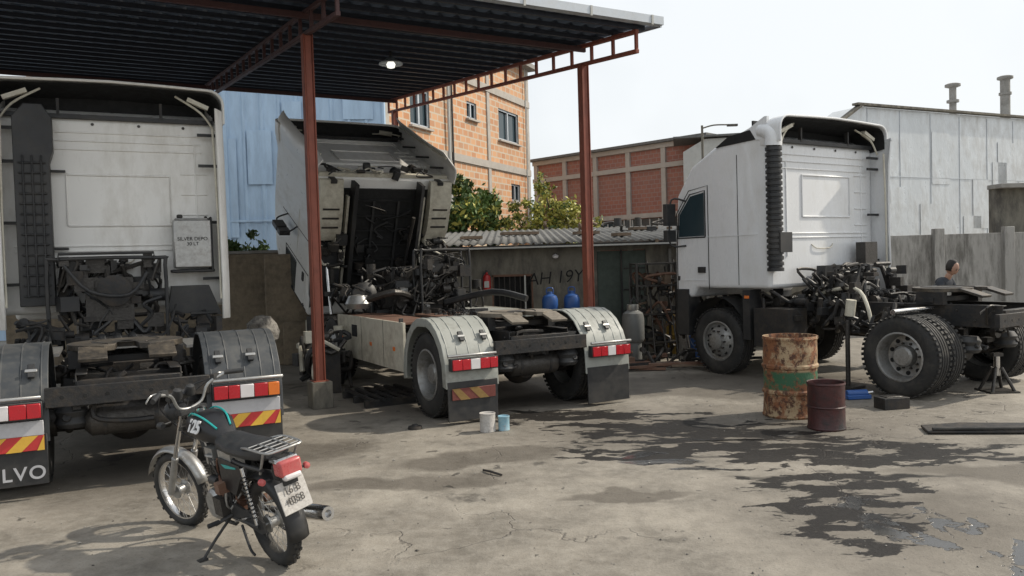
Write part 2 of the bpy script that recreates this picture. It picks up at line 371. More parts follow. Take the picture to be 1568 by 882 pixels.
def cab(T,loc,L=2.1,H=2.3,FH=2.75,paint=white,tilt=0,duct=True,under=False,side_f=.38,sides=(-1,1),mir=(0,0)):
    C=empty('cab',loc,parent=T,rot=(rad(-tilt),0,0))
    w=1.22
    mb=MB()
    prof=[(-L,0.0),(-L,H),(-L+.3,H+.14),(-1.3,H+.14),(-.85,H+.04),(-.38,H-.20),(-.07,H-.62),(0,.7),(0,-.15),(-.35,-.15),(-.45,.0)]
    mb.prism(prof,-w,w,paint)
    mb.obj('cab_body',C,bevel=.06,seg=4)
    ext=.24
    def rings(o):
        return [arch(-L+1.0,w-.30,H-.05,H+.12-o,.12),arch(-L+.7,w-.16,H-.05,H+.12+(FH-H)*.35-o,.14),arch(-L+.35,w-.05,H-.05,FH-.07-o,.16),arch(-L-.02,w+.02-o,H-.05,FH-o,.17),arch(-L-ext+o*.5,w+.03-o,H-.02,FH-o,.17)]
    mb=MB(); mb.loft(rings(0),paint,closed=False); mb.obj('roof_fairing',C,solid=.02,bevel=.006)
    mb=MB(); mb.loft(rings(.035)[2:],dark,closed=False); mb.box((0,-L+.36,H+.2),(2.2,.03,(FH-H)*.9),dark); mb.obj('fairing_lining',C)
    mb=MB(); mb.tube([Vector(p) for p in arch(-L-ext,w+.03,H-.02,FH,.17)],.016,paint,8,sm=False)
    for s in(-1,1):
        mb.box((s*.97,-L-.10,FH-.15),(.26,.08,.05),cream,(0,s*.4,0)); mb.tube([(s*1.15,-L-.14,H-.1),(s*1.0,-L-.12,H+.12),(s*.72,-L-.05,FH-.06)],.014,cream)
        mb.box((s*.55,-L-.03,H+.12),(.03,.05,.2),chassis)
    mb.box((0,-L-.02,H+.02),(2.3,.06,.05),blackp)
    mb.obj('fairing_lip',C)
    for s in sides:
        mb=MB(); rg=[]
        zs=[-.15,.3,.8,1.3,1.8,H-.1,H+.12,FH-.25]
        for i,z in enumerate(zs):
            e2=side_f*(1-.10*math.sin(i*.6))
            if i==0: e2*=.7
            ins=-.0 if z<1.8 else .02*(z-1.8)
            rg.append([(s*(w+.005-ins),-L+.05,z),(s*(w+.025-ins),-L-e2*.35,z),(s*(w+.01-ins),-L-e2*.7,z),(s*(w-.05-ins),-L-e2*.95,z),(s*(w-.075-ins),-L-e2,z)])
        mb.loft(rg,paint,closed=False); mb.obj('side_fairing',C,solid=.025,bevel=.004)
        mb=MB()
        for z in (.35,1.05,1.75,H-.15): mb.box((s*(w-.14),-L-.10,z),(.26,.03,.035),blackp)
        mb.tube([(s*(w-.09),-L-side_f*.8,.1),(s*(w-.09),-L-side_f*.78,1.2),(s*(w-.11),-L-side_f*.75,H-.1)],.014,cream)
        mb.obj('fairing_brackets',C)
    mb=MB(); y=-L-.004
    for z in [H-.16,H-.26,H-.36]: mb.box((0,y,z),(2.0,.022,.018),paint)
    for z in (.42,.48): mb.box((0,y,z+.3),(2.1,.022,.016),paint)
    a,b,c,d=-.50,.62,1.02,1.62
    d=min(d,H-.42)
    mb.tube([(a,y,c),(b,y,c),(b,y,d),(a,y,d),(a,y,c)],.016,paint,6,sm=False)
    for x in (-.85,.92): mb.box((x,y,H/2+.1),(.018,.02,H-.7),paint)
    for z in (.9,1.15,1.4,1.65): mb.box((.90,y,z),(.30,.02,.016),paint)
    mb.tube([(-.3,y,.62),(-.2,y-.02,.56),(.1,y-.02,.56),(.2,y,.62)],.008,cream,6)
    for x in(-.7,-.2,.3,.8):
        mb.cyl((x,y,H-.06),(x,y-.012,H-.06),.018,chassis2,n=8)
    mb.obj('rear_wall_pressings',C,bevel=.006,seg=2)
    if duct:
        mb=MB(); x=-.80
        mb.prism([(x-.20,.1),(x-.20,H-.05),(x-.08,H+.1),(x+.10,H+.1),(x+.19,H-.05),(x+.19,H-.42),(x+.15,H-.55),(x+.15,.1)],-L-.30,-L-.04,blackp,axis=1)
        for k in range(14): mb.box((x-.02,-L-.31,.22+k*.115),(.27,.03,.02),blackp)
        for k in range(3): mb.box((x-.11+k*.09,-L-.312,1.0),(.02,.03,1.6),blackp)
        mb.box((x+.18,-L-.06,.75),(.24,.04,.03),blackp); mb.box((x+.18,-L-.06,1.65),(.24,.04,.03),blackp)
        mb.obj('air_intake_duct',C,bevel=.03,seg=3)
    for s in(-1,1):
        mb=MB(); x=s*(w+.003)
        mb.prism([(-.64,.80),(-.64,1.46),(-.36,1.42),(-.13,1.15),(-.10,.80)],x-.003,x+.004,glass)
        mb.tube([(x,-.66,.78),(x,-.66,1.49),(x,-.35,1.45),(x,-.11,1.16),(x,-.08,.78),(x,-.66,.78)],.012,blackp,6,sm=False)
        mb.tube([(x,-.72,-.02),(x,-.72,1.56),(x,-.33,1.51),(x,-.06,1.17),(x,-.06,-.02)],.007,dark,6,sm=False)
        mb.box((x,-1.30,1.0),(.006,.008,1.9),dark)
        mb.box((x+s*.008,-.58,.28),(.02,.15,.09),blackp)
        mb.box((x,-1.0,.78),(.010,1.3,.012),paint); mb.box((x,-.4,.12),(.012,.6,.012),paint)
        for z in(.15,.95): mb.box((x+s*.004,-.09,z),(.02,.04,.07),blackp)
        mb.obj('door_trim',C)
        mb=MB()
        xx=s*(w+.20); my,mz=mir
        mb.box((xx,-.10+my,1.15+mz),(.19,.09,.34),blackp); mb.box((xx,-.10+my,.82+mz),(.19,.09,.18),blackp)
        mb.tube([(s*w,-.25+my,1.36+mz),(xx,-.15+my,1.38+mz),(xx,-.1+my,1.0+mz),(xx,-.12+my,.68+mz),(s*w,-.25+my,.66+mz)],.016,blackp)
        mb.obj('mirror',C,bevel=.03,seg=3)
    mb=MB(); mb.add([(-1.1,.012,.95),(1.1,.012,.95),(1.05,-.055,H-.64),(-1.05,-.055,H-.64)],[(0,1,2,3)],glass)
    mb.obj('windscreen',C,loc=(0,.006,.0))
    if under:
        mb=MB()
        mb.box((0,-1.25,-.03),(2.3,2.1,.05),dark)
        mb.prism([(-.62,-.05),(-.62,-.30),(-.56,-.32),(-.56,-.05)],-L+.05,-.25,blackp,axis=1)
        mb.prism([(.62,-.05),(.62,-.30),(.56,-.32),(.56,-.05)],-L+.05,-.25,blackp,axis=1)
        for k in range(7): mb.box((0,-2.1+k*.27,-.07),(1.0,.04,.04),dark)
        mb.box((-.2,-1.2,-.08),(.04,1.8,.05),blackp); mb.box((.25,-1.2,-.08),(.04,1.8,.05),blackp)
        for s in(-1,1):
            mb.prism([(-L+.02,-.06),(-L+.02,-.16),(-2.05,-.24),(-1.62,-.24),(-1.42,-.16),(-1.38,-.06)],s*.78,s*1.18,cream)
            for k in range(3): mb.box((s*.98,-2.0+k*.16,-.245),(.28,.03,.012),chassis)
            mb.prism([(-1.36,-.06),(-1.28,-.30),(-.5,-.36),(-.05,-.06)],s*.78,s*1.2,blackp)
            mb.box((s*.95,-L+.04,-.10),(.1,.06,.2),blackp)
            mb.box((s*.68,-1.4,-.12),(.04,1.6,.12),cream)
            mb.cyl((s*.9,-1.3,-.2),(s*.9,-.7,-.34),.05,chassis2)
        clutter(mb,(-.5,-2.1,-.16),(.5,-.3,-.08),26,[blackp,dark,chassis],(.008,.02),seed=5)
        clutter(mb,(-1.15,-1.5,-.34),(-.68,-1.0,-.1),26,[chassis2,cream,blackp],seed=6); clutter(mb,(.68,-1.5,-.34),(1.15,-1.0,-.1),26,[chassis2,cream,blackp],seed=8)
        mb.obj('cab_floor_underside',C,bevel=.02)
        mb=MB()
        mb.box((0,-L-.02,.06),(2.3,.06,.10),cream)
        clutter(mb,(-1.0,-L-.10,-.02),(1.0,-L-.03,.3),22,[blackp,cream,chassis],(.008,.018),seed=3)
        mb.obj('cab_rear_sill',C,bevel=.015)
    return C
# ================================================================== TRUCK left (rear view)
T1=empty('semi_truck',(-3.2,6.66,0),rad(27))
chassis_frame(T1,5.9,zt=.98,ya=.72)
for s in(-1,1):
    wheel(T1,s*1.08,.72,s,dual=True); wheel(T1,s*1.05,4.6,s,front=True)
    fender(T1,s,.72,.55,fender_b,textlogo='VOLVO' if s<0 else None)
cab(T1,(0,5.5,1.35),L=2.1,H=2.28,FH=2.66,paint=white)
mb=MB()
clutter(mb,(-.62,3.0,.95),(.45,3.36,1.95),120,[chassis2,chassis,blackp,chassis2,blackp],(.01,.028),seed=21)
mb.tube([(-.72,2.98,1.0),(-.72,2.98,1.9),(-.62,2.98,1.97),(.42,2.98,1.97),(.5,2.98,1.88),(.5,2.98,1.0)],.022,blackp)
mb.tube([(-.6,2.94,1.96),(-.6,2.94,2.03),(.38,2.94,2.03),(.38,2.94,1.96)],.016,blackp,sm=False)
mb.box((-.1,3.1,1.5),(.5,.2,.5),chassis2); mb.lathe([(.16,0),(.18,.03),(.18,.08),(.1,.1)],chassis,(-.05,2.95,1.6),(0,-1,0),24)
for s in(-1,1): clutter(mb,(s*.8-.22,2.5,.9),(s*.8+.22,3.3,1.3),20,[blackp,chassis],seed=31+s)
mb.prism([(.52,1.3),(1.14,1.25),(1.0,1.62),(.58,1.62)],3.15,3.38,blackp,axis=1)
mb.box((.05,2.2,1.06),(.75,1.3,.03),alu)
for k in range(10): mb.box((.05,1.62+k*.13,1.08),(.7,.03,.012),chassis2)
for s in(-1,1): mb.box((s*.98,2.3,.72),(.42,1.5,.55),alu if s>0 else chassis); mb.box((s*.82,1.9,1.03),(.5,.9,.03),alu)
mb.tube([(-.55,2.9,1.9),(-.3,2.85,1.6),(.1,2.85,1.55),(.3,2.9,1.8)],.02,blackp); mb.tube([(.6,3.0,1.4),(.45,2.6,1.1),(.2,2.2,1.1),(0,1.6,1.12)],.014,blackp)
mb.obj('engine_and_lines',T1)
mb=MB(); mb.box((.83,3.22,2.13),(.43,.22,.58),alu); mb.box((.83,3.22,2.43),(.38,.18,.03),alu); mb.cyl((.70,3.2,2.44),(.70,3.2,2.49),.035,chassis); mb.cyl((1.0,3.2,2.44),(1.0,3.2,2.47),.02,chassis)
mb.box((.83,3.25,1.80),(.5,.2,.04),blackp); mb.box((1.05,3.25,2.13),(.03,.25,.66),blackp)
mb.obj('header_tank',T1,bevel=.015); text('tank_lettering','SILVER DEPO\n30 LT',.060,(.83,3.105,2.17),(rad(90),0,0),dark,T1)
# ================================================================== TRUCK centre (tilted cab)
T2=empty('semi_truck',(.354,9.39,0),rad(29))
chassis_frame(T2,6.0,zt=.98,ya=.62,fm=fifthd)
for s in(-1,1):
    wheel(T2,s*1.08,.66,s,dual=True); wheel(T2,s*1.05,4.6,s,front=True)
    fender(T2,s,.66,.50,fender_g,grey=False,bottom=.04,chev=2 if s<0 else 0)
cab(T2,(0,6.05,1.0),L=2.5,H=2.55,FH=2.95,paint=white,tilt=67,duct=False,under=True,side_f=.42,mir=(-1.05,.2))
mb=MB()
for s in(-1,1):
    mb.box((s*1.2,2.75,.76),(.035,2.75,.62),cream); mb.box((s*1.19,1.5,.80),(.05,.03,.64),blackp)
    mb.box((s*1.222,3.3,.86),(.012,.22,.17),dark)
    for y in (1.7,2.6,3.9): mb.box((s*1.223,y,.72),(.01,.07,.05),orange)
    for y in (2.1,3.0): mb.box((s*1.2185,y,.76),(.004,.008,.62),dark)
    mb.box((s*.95,2.75,.70),(.45,2.5,.45),chassis)
    mb.box((s*.9,2.7,1.05),(.55,2.4,.03),rust if s<0 else fender_g)
    mb.box((s*1.0,5.5,.7),(.45,.9,.5),chassis)
mb.box((0,6.0,.62),(2.4,.25,.5),cream)
mb.obj('side_skirts',T2,bevel=.012)
mb=MB()
mb.box((0,4.3,1.15),(.62,1.5,.55),chassis2); mb.box((0,4.3,1.50),(.5,1.35,.22),chassis2)
for k in range(6): mb.box((0,3.72+k*.235,1.64),(.44,.18,.09),chassis2)
clutter(mb,(-.5,3.2,1.0),(.55,3.6,1.75),80,[chassis2,chassis,blackp,chassis2,alu],(.008,.02),seed=41)
clutter(mb,(-.55,3.6,1.1),(.6,5.1,1.75),70,[chassis2,chassis,blackp],(.01,.03),seed=42)
clutter(mb,(-1.1,3.7,1.0),(-.5,5.2,1.5),30,[chassis,chassis2,blackp],(.01,.03),seed=43)
clutter(mb,(.5,3.7,1.0),(1.1,5.2,1.4),26,[chassis,chassis2,blackp],(.01,.03),seed=44)
for y in (3.15,3.45): mb.tube([(-.2,y,1.1),(-.2,y,1.93),(-.1,y,2.0),(.5,y,2.0),(.6,y,1.93),(.6,y,1.1)],.02,blackp)
for x in(-.15,.1,.35,.55): mb.cyl((x,3.15,2.0),(x,3.45,2.0),.012,chassis2)
clutter(mb,(-.15,3.15,1.3),(.55,3.45,1.95),40,[chassis2,blackp,chassis2,chassis],(.006,.014),seed=45)
mb.lathe([(.02,0),(.17,.02),(.17,.30),(.1,.34),(.05,.34)],blackp,(-.85,4.1,1.3),(0,-1,.3),24)
mb.tube([(.2,3.2,1.2),(.7,2.6,1.35),(1.0,2.1,1.25)],.05,blackp); mb.tube([(-.3,3.3,1.3),(-.7,3.0,1.4),(-1.0,3.3,1.3)],.05,chassis2)
mb.lathe([(0,0),(.16,.0),(.2,.08),(.14,.2),(0,.22)],alu,(-1.0,3.75,1.15),n=20)
for x in(-.25,.2): mb.box((x,2.3,1.05),(.25,1.5,.03),rust)
mb.cyl((.42,6.0,1.0),(.42,4.9,2.6),.03,chassis); mb.cyl((-1.0,5.2,1.0),(-1.0,5.5,2.3),.025,chrome)
mb.obj('engine',T2,bevel=.006,seg=1)
# ================================================================== TRUCK right
T3=empty('semi_truck',(6.18,9.6,0),rad(33))
chassis_frame(T3,4.6,zt=1.10,ya=.9,front_y=3.8,tank=False)
for s in(-1,1):
    wheel(T3,s*1.10,.9,s,dual=True); wheel(T3,s*1.08,3.8,s,front=True)
cab(T3,(0,4.66,1.3),L=1.86,H=2.07,FH=2.40,paint=white3,duct=False,side_f=.36,sides=(1,))
mb=MB()
pr=[]
for k in range(22): pr+=[(.115,k*.08),(.115,k*.08+.045),(.095,k*.08+.055),(.095,k*.08+.075)]
mb.lathe([(0,0)]+pr+[(0,1.77)],blackp,(-1.20,2.72,1.55),n=16)
mb.tube([(-1.20,2.72,3.30),(-1.20,2.72,3.42),(-1.19,2.80,3.50),(-1.17,2.95,3.54)],lambda t:.12-.02*t,white3,14)
mb.prism([(2.82,3.40),(3.55,3.46),(3.1,3.60),(2.85,3.72),(2.80,3.72)],-1.23,-1.18,white3)
mb.prism([(3.0,3.42),(3.75,3.40),(3.5,3.53),(3.1,3.57)],-1.235,-1.10,dark)
mb.box((-1.12,2.68,1.95),(.25,.18,.28),blackp)
for s in(-1,1):
    for (y0,y1) in ((3.15,3.28),(4.36,4.6)): mb.box((s*1.12,(y0+y1)/2,.92),(.25,y1-y0,.72),blackp)
    rg=[]
    for k in range(11):
        a=rad(180*k/10); y=3.8-math.cos(a)*.58; z=.55+math.sin(a)*.62; rg.append([(s*.85,y,z),(s*1.24,y,z)])
    mb.loft(rg,blackp,closed=False)
    mb.box((s*1.05,2.78,.75),(.4,.6,.55),chassis)
mb.box((0,4.66,.75),(2.3,.16,.4),chassis)
mb.box((-1.25,3.2,1.18),(.02,.08,.04),orange)
mb.box((.75,2.60,1.75),(.30,.16,.36),chassis2)
clutter(mb,(-.75,1.9,1.1),(.7,2.7,1.6),70,[chassis,chassis2,blackp],(.012,.03),seed=61)
clutter(mb,(-.95,1.2,.75),(-.5,2.7,1.15),30,[chassis,chassis2,blackp],(.015,.04),seed=62)
clutter(mb,(-1.1,2.5,.6),(-.6,3.3,1.25),30,[chassis,chassis2,blackp],(.015,.03),seed=63)
clutter(mb,(-1.1,4.3,.5),(.5,4.7,1.25),30,[chassis,chassis2,blackp],(.015,.03),seed=64)
mb.prism([(-.3,1.15),(.55,1.15),(.5,1.6),(-.25,1.6)],2.6,2.75,blackp,axis=1)
mb.cyl((-1.35,.9,1.05),(-.5,.9,1.05),.035,chrome)
mb.tube([(-.6,2.5,1.2),(-.62,1.9,1.3),(-.75,1.6,1.0),(-.8,1.5,.45)],.025,cream); mb.cyl((-.95,1.75,.95),(-.95,1.72,1.16),.065,cream)
mb.cyl((.45,2.55,.9),(-.75,2.0,1.35),.03,chassis2); mb.cyl((-1.0,1.75,0),(-1.0,1.75,.9),.03,chassis2); mb.box((-1.0,1.75,.02),(.3,.3,.03),chassis2)
mb.obj('arches_and_equipment',T3,bevel=.008,seg=1)
# ================================================================== CANOPY
CN=empty('canopy',(2.11,11.22,0),rad(29))
sl=.0888
def rz(s): return 4.99+sl*s
mb=MB(); x=-15.0; W=.25; xs=[]
while x<-.1:
    xs+=[(x,0),(x+.10,0),(x+.14,.05),(x+.21,.05)]; x+=W
ys=[-.05,3.3,6.6,9.8]
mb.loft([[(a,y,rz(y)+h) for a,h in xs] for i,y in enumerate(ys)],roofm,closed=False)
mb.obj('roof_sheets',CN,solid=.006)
mb=MB()
y=.10
while y<9.8:
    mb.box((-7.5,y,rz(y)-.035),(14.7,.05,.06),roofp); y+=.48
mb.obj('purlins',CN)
mb=MB()
for xb in (-.30,-4.5,-8.7,-12.9):
    a=(xb,.05,rz(.05)-.095); b=(xb,9.7,rz(9.7)-.095)
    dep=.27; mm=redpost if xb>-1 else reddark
    for dz in (0,-dep):
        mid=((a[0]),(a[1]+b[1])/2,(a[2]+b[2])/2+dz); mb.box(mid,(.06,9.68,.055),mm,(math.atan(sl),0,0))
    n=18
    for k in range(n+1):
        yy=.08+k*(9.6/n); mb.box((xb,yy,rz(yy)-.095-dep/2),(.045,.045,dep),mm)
for (xb,yb) in ((-.3,1.387),(-4.5,1.387),(-8.7,1.387),(-.3,9.3),(-5.3,9.3),(-9.3,9.3)):
    H0=rz(yb)-.38
    for d in(-.055,.055): mb.box((xb+d,yb,H0/2),(.02,.13,H0),redpost)
    mb.box((xb,yb,H0/2),(.088,.10,H0-.01),redpost)
    mb.box((xb,yb,.17),(.26,.26,.34),conc_d); mb.box((xb,yb,.345),(.2,.2,.012),redpost)
for yb in (1.387,9.3): mb.box((-6.8,yb,rz(yb)-.14),(13.1,.05,.08),reddark)
mb.obj('steel_frame',CN,bevel=.006,seg=1)
mb=MB(); mb.box((-7.5,-.09,rz(0)+.03),(15.0,.12,.11),galv); mb.box((.01,4.85,rz(4.85)+.03),(.03,9.9,.12),galv,(math.atan(sl),0,0))
for k in range(16): mb.box((-.2-k,-.155,rz(0)+.02),(.03,.012,.13),plaster)
mb.obj('gutter',CN)
mb=MB(); lx,ly=-2.46,3.8; z=rz(ly)
mb.cyl((lx,ly,z-.02),(lx,ly,z-.12),.02,chassis); mb.lathe([(.03,0),(.08,-.05),(.19,-.11),(.195,-.13)],galv,(lx,ly,z-.10),n=28,cap=False)
mb.obj('lamp_shade',CN,solid=.004); mb=MB(); mb.lathe([(0,.05),(.05,.04),(.075,0),(.06,-.05),(0,-.07)],lampg,(lx,ly,z-.23),n=24); mb.obj('lamp_bulb',CN)
# ================================================================== GROUND
def ground():
    m,nt,b=newmat('yard_concrete'); g=N(nt,'ShaderNodeNewGeometry'); pos=g.outputs['Position']
    def nv(scale,amp,detail=5):
        n=N(nt,'ShaderNodeTexNoise'); n.inputs['Scale'].default_value=scale; n.inputs['Detail'].default_value=detail
        nt.links.new(pos,n.inputs['Vector'])
        s=N(nt,'ShaderNodeVectorMath',operation='SUBTRACT'); nt.links.new(n.outputs['Color'],s.inputs[0]); s.inputs[1].default_value=(.5,.5,.5)
        q=N(nt,'ShaderNodeVectorMath',operation='SCALE'); nt.links.new(s.outputs[0],q.inputs[0]); q.inputs['Scale'].default_value=amp
        a=N(nt,'ShaderNodeVectorMath',operation='ADD'); nt.links.new(pos,a.inputs[0]); nt.links.new(q.outputs[0],a.inputs[1]); return a.outputs[0]
    pd=nv(1.6,.9); pf=nv(3,.3)
    def blob(cx,cy,rx,ry,rot,lo=1.05,hi=.75,v=pd):
        s=N(nt,'ShaderNodeVectorMath',operation='SUBTRACT'); nt.links.new(v,s.inputs[0]); s.inputs[1].default_value=(cx,cy,0)
        r=N(nt,'ShaderNodeVectorRotate',rotation_type='Z_AXIS'); nt.links.new(s.outputs[0],r.inputs['Vector']); r.inputs['Angle'].default_value=-rot
        q=N(nt,'ShaderNodeVectorMath',operation='MULTIPLY'); nt.links.new(r.outputs[0],q.inputs[0]); q.inputs[1].default_value=(1/rx,1/ry,0)
        l=N(nt,'ShaderNodeVectorMath',operation='LENGTH'); nt.links.new(q.outputs[0],l.inputs[0])
        return mrange(nt,l.outputs['Value'],lo,hi)
    def mx(L):
        o=L[0]
        for x in L[1:]: o=mth(nt,'MAXIMUM',o,x)
        return o
    n0=noise(nt,pos,.35,5,.6); n1=noise(nt,pos,1.6,7,.65); n2=noise(nt,pos,9,7,.7); n3=noise(nt,pos,55,4,.7)
    c=mix(nt,mrange(nt,n1,.38,.62),(.165,.148,.122),(.325,.293,.245))
    c=mix(nt,mrange(nt,n0,.42,.60,0,.6),c,(.145,.128,.103))
    c=mix(nt,mrange(nt,n2,.42,.72,0,.5),c,(.37,.343,.297))
    c=mix(nt,mrange(nt,n3,.56,.70,0,.6),c,(.08,.072,.062))
    damp=mx([blob(-.9,6.6,1.0,.28,.1),blob(-.3,7.4,.9,.35,.2),blob(-2.6,7.6,1.2,.6,.3),blob(.8,6.0,.5,.15,.1),blob(4.2,6.3,1.3,.35,-.1),blob(3.3,11,3,1.2,-.2),blob(-.2,11,2.5,1.5,.5),blob(2.2,8.2,2.8,1.4,-.2,1.2,.3),blob(2.7,5.2,1.4,1.2,-.5,1.2,.3),blob(-3.2,7.6,1.5,1.6,.4,1.2,.4)])
    c=mix(nt,mth(nt,'MULTIPLY',damp,.65),c,(.072,.060,.046))
    st=N(nt,'ShaderNodeMapping'); st.inputs['Rotation'].default_value=(0,0,rad(16)); st.inputs['Scale'].default_value=(.9,2.2,1); nt.links.new(pf,st.inputs[0])
    streak=noise(nt,st.outputs[0],2.3,5,.6)
    zone=mx([blob(.5,9.2,2.0,.5,-.15,1.4,.4,pf),blob(1.7,8.2,1.9,.9,-.25,1.4,.4,pf),blob(2.6,7.2,2.4,.75,-.15,1.4,.4,pf),blob(1.3,7.3,1.2,.5,-.2,1.4,.4,pf),blob(2.4,6.2,1.0,.35,-.1,1.4,.4,pf),blob(2.2,5.5,.6,1.0,-.4,1.4,.4,pf)])
    oil=mrange(nt,mth(nt,'ADD',mth(nt,'MULTIPLY',zone,.34),streak),.755,.785)
    oil=mth(nt,'MULTIPLY',oil,mrange(nt,zone,.02,.25))
    crack1=mx([blob(3.6,6.85,2.2,.05,-.14,1.3,.7,pf),blob(1.9,7.7,.9,.045,-.5,1.3,.7,pf),blob(2.6,7.75,1.3,.05,-.35,1.3,.7,pf),blob(1.6,8.4,1.3,.05,-.3,1.3,.7,pf),blob(2.6,6.35,.8,.06,-.1,1.3,.7,pf)])
    vor=N(nt,'ShaderNodeTexVoronoi',feature='DISTANCE_TO_EDGE'); vor.inputs['Scale'].default_value=.33; nt.links.new(pd,vor.inputs['Vector'])
    crk=mth(nt,'MULTIPLY',mrange(nt,vor.outputs['Distance'],.0,.004,1,0),mrange(nt,n0,.46,.52))
    oilspots=mth(nt,'MULTIPLY',mrange(nt,noise(nt,pf,1.1,5,.6),.64,.69),.6)
    drips=mth(nt,'MULTIPLY',mrange(nt,noise(nt,pf,4.5,3,.5),.68,.71),.7)
    oil=mx([oil,crack1,oilspots,drips])
    c=mix(nt,mth(nt,'MULTIPLY',oil,.93),c,(.010,.009,.009))
    c=mix(nt,mth(nt,'MULTIPLY',crk,.5),c,(.07,.06,.05))
    wz=mx([blob(2.35,5.75,.4,.4,-.3,1.3,.3,pf),blob(2.6,5.1,.5,.7,-.3,1.3,.3,pf),blob(2.9,4.4,.6,.8,.4,1.3,.3,pf)])
    wet=mx([blob(1.25,7.0,.42,.10,-.1,v=pf),blob(1.1,7.25,.3,.06,.3,v=pf),blob(1.5,6.75,.25,.05,-.1,v=pf),blob(2.1,7.75,.45,.05,-.2,v=pf),mth(nt,'MULTIPLY',mrange(nt,mth(nt,'ADD',mth(nt,'MULTIPLY',wz,.28),noise(nt,pf,3.2,5,.6)),.74,.77),mrange(nt,wz,.02,.2))])
    c=mix(nt,mth(nt,'MULTIPLY',wet,.85),c,(.025,.024,.023))
    nt.links.new(c,b.inputs['Base Color'])
    r=mrange(nt,n2,.3,.7,.62,.85)
    r=mth(nt,'MULTIPLY',r,mth(nt,'SUBTRACT',1.0,mth(nt,'MULTIPLY',oil,.22)))
    r=mth(nt,'MULTIPLY',r,mth(nt,'SUBTRACT',1.0,mth(nt,'MULTIPLY',wet,.90)))
    nt.links.new(r,b.inputs['Roughness'])
    sp=mth(nt,'SUBTRACT',.5,mth(nt,'MULTIPLY',mth(nt,'SUBTRACT',oil,wet,clamp=True),.30)); nt.links.new(sp,b.inputs['Specular IOR Level'])
    h=mth(nt,'MULTIPLY',mth(nt,'ADD',mth(nt,'ADD',n2,mth(nt,'MULTIPLY',n3,.4)),mth(nt,'MULTIPLY',crk,-1.0)),mth(nt,'SUBTRACT',1.0,mth(nt,'MULTIPLY',wet,.90)))
    bump(nt,b,h,.5,.02); return m
mb=MB(); mb.add([(-400,-60,0),(400,-60,0),(400,700,0),(-400,700,0)],[(0,1,2,3)],ground()); mb.obj('ground',recalc=False)
mb=MB(); r=random.Random(3)
for k in range(900):
    Y=3.2+10*r.random()**1.3; X=r.uniform(-.62,.66)*Y; s=r.uniform(.003,.010)*(1.7 if r.random()<.06 else 1)
    vs=[(X+s*r.uniform(.6,1.2)*dx,Y+s*r.uniform(.6,1.2)*dy,.001+s*.5*dz) for dx,dy,dz in((1,0,.5),(-1,0,.5),(0,1,.5),(0,-1,.5),(0,0,1.3),(0,0,0))]
    mb.add(vs,[(0,2,4),(2,1,4),(1,3,4),(3,0,4),(0,5,2),(2,5,1),(1,5,3),(3,5,0)],conc if k%3 else chassis2)
mb.obj('loose_gravel',ang=10)
# ================================================================== MOTORCYCLE
MC=empty('motorcycle',(-1.45,4.84,0),rot=(0,rad(-9),rad(44))); MC.scale=(.92,.92,.92)
def mwheel(name,parent,loc,r=.30,t=.042):
    mb=MB(); n=36
    prof=[(r-t+t*math.cos(a)*1.0,t*1.0*math.sin(a)) for a in [2*math.pi*k/12 for k in range(12)]]
    mb.lathe(prof,rubber,(0,0,0),(1,0,0),n,True)
    for k in range(40):
        a=2*math.pi*k/40
        for x in(-.02,.008): mb.box((x+(k%2)*.012,math.cos(a)*(r-.001),math.sin(a)*(r-.001)),(.018,.022,.008),rubber,(a-math.pi/2,0,0))
    mb.lathe([(r-.075,-.022),(r-.062,-.026),(r-.066,0),(r-.062,.026),(r-.075,.022),(r-.08,0)],chrome,(0,0,0),(1,0,0),n,True)
    mb.lathe([(0,-.05),(.055,-.05),(.06,-.04),(.035,-.03),(.035,.03),(.06,.04),(.055,.05),(0,.05)],alu,(0,0,0),(1,0,0),20)
    for k in range(32):
        a=2*math.pi*k/32; b=a+(.35 if k%4<2 else -.35); s=.038 if k%2 else -.038
        mb.cyl((s,.05*math.cos(b),.05*math.sin(b)),(0,(r-.07)*math.cos(a),(r-.07)*math.sin(a)),.0016,alu,n=4)
    mb.cyl((-.09,0,0),(.09,0,0),.01,chrome)
    mb.obj(name,parent,loc=loc)
mwheel('rear_wheel',MC,(0,0,.30),t=.046)
FA=empty('front_assembly',(0,1.0,.86),parent=MC,rot=(rad(0),0,rad(14)))
mwheel('front_wheel',FA,(0,.34,-.56),t=.038)
def arcfender(parent,name,cy,cz,r,a0,a1,w,mat):
    mb=MB(); rings=[]
    for k in range(15):
        a=rad(a0+(a1-a0)*k/14); ring=[]
        for j in range(7):
            u=-1+2*j/6; rr=r-.03*u*u; ring.append((u*w,cy+rr*math.cos(a),cz+rr*math.sin(a)))
        rings.append(ring)
    mb.loft(rings,mat,closed=False); mb.obj(name,parent,solid=.004)
arcfender(FA,'front_fender',.34,-.56,.345,20,165,.055,alu)
arcfender(MC,'rear_fender',0,.30,.35,40,188,.07,blackp)
mb=MB()
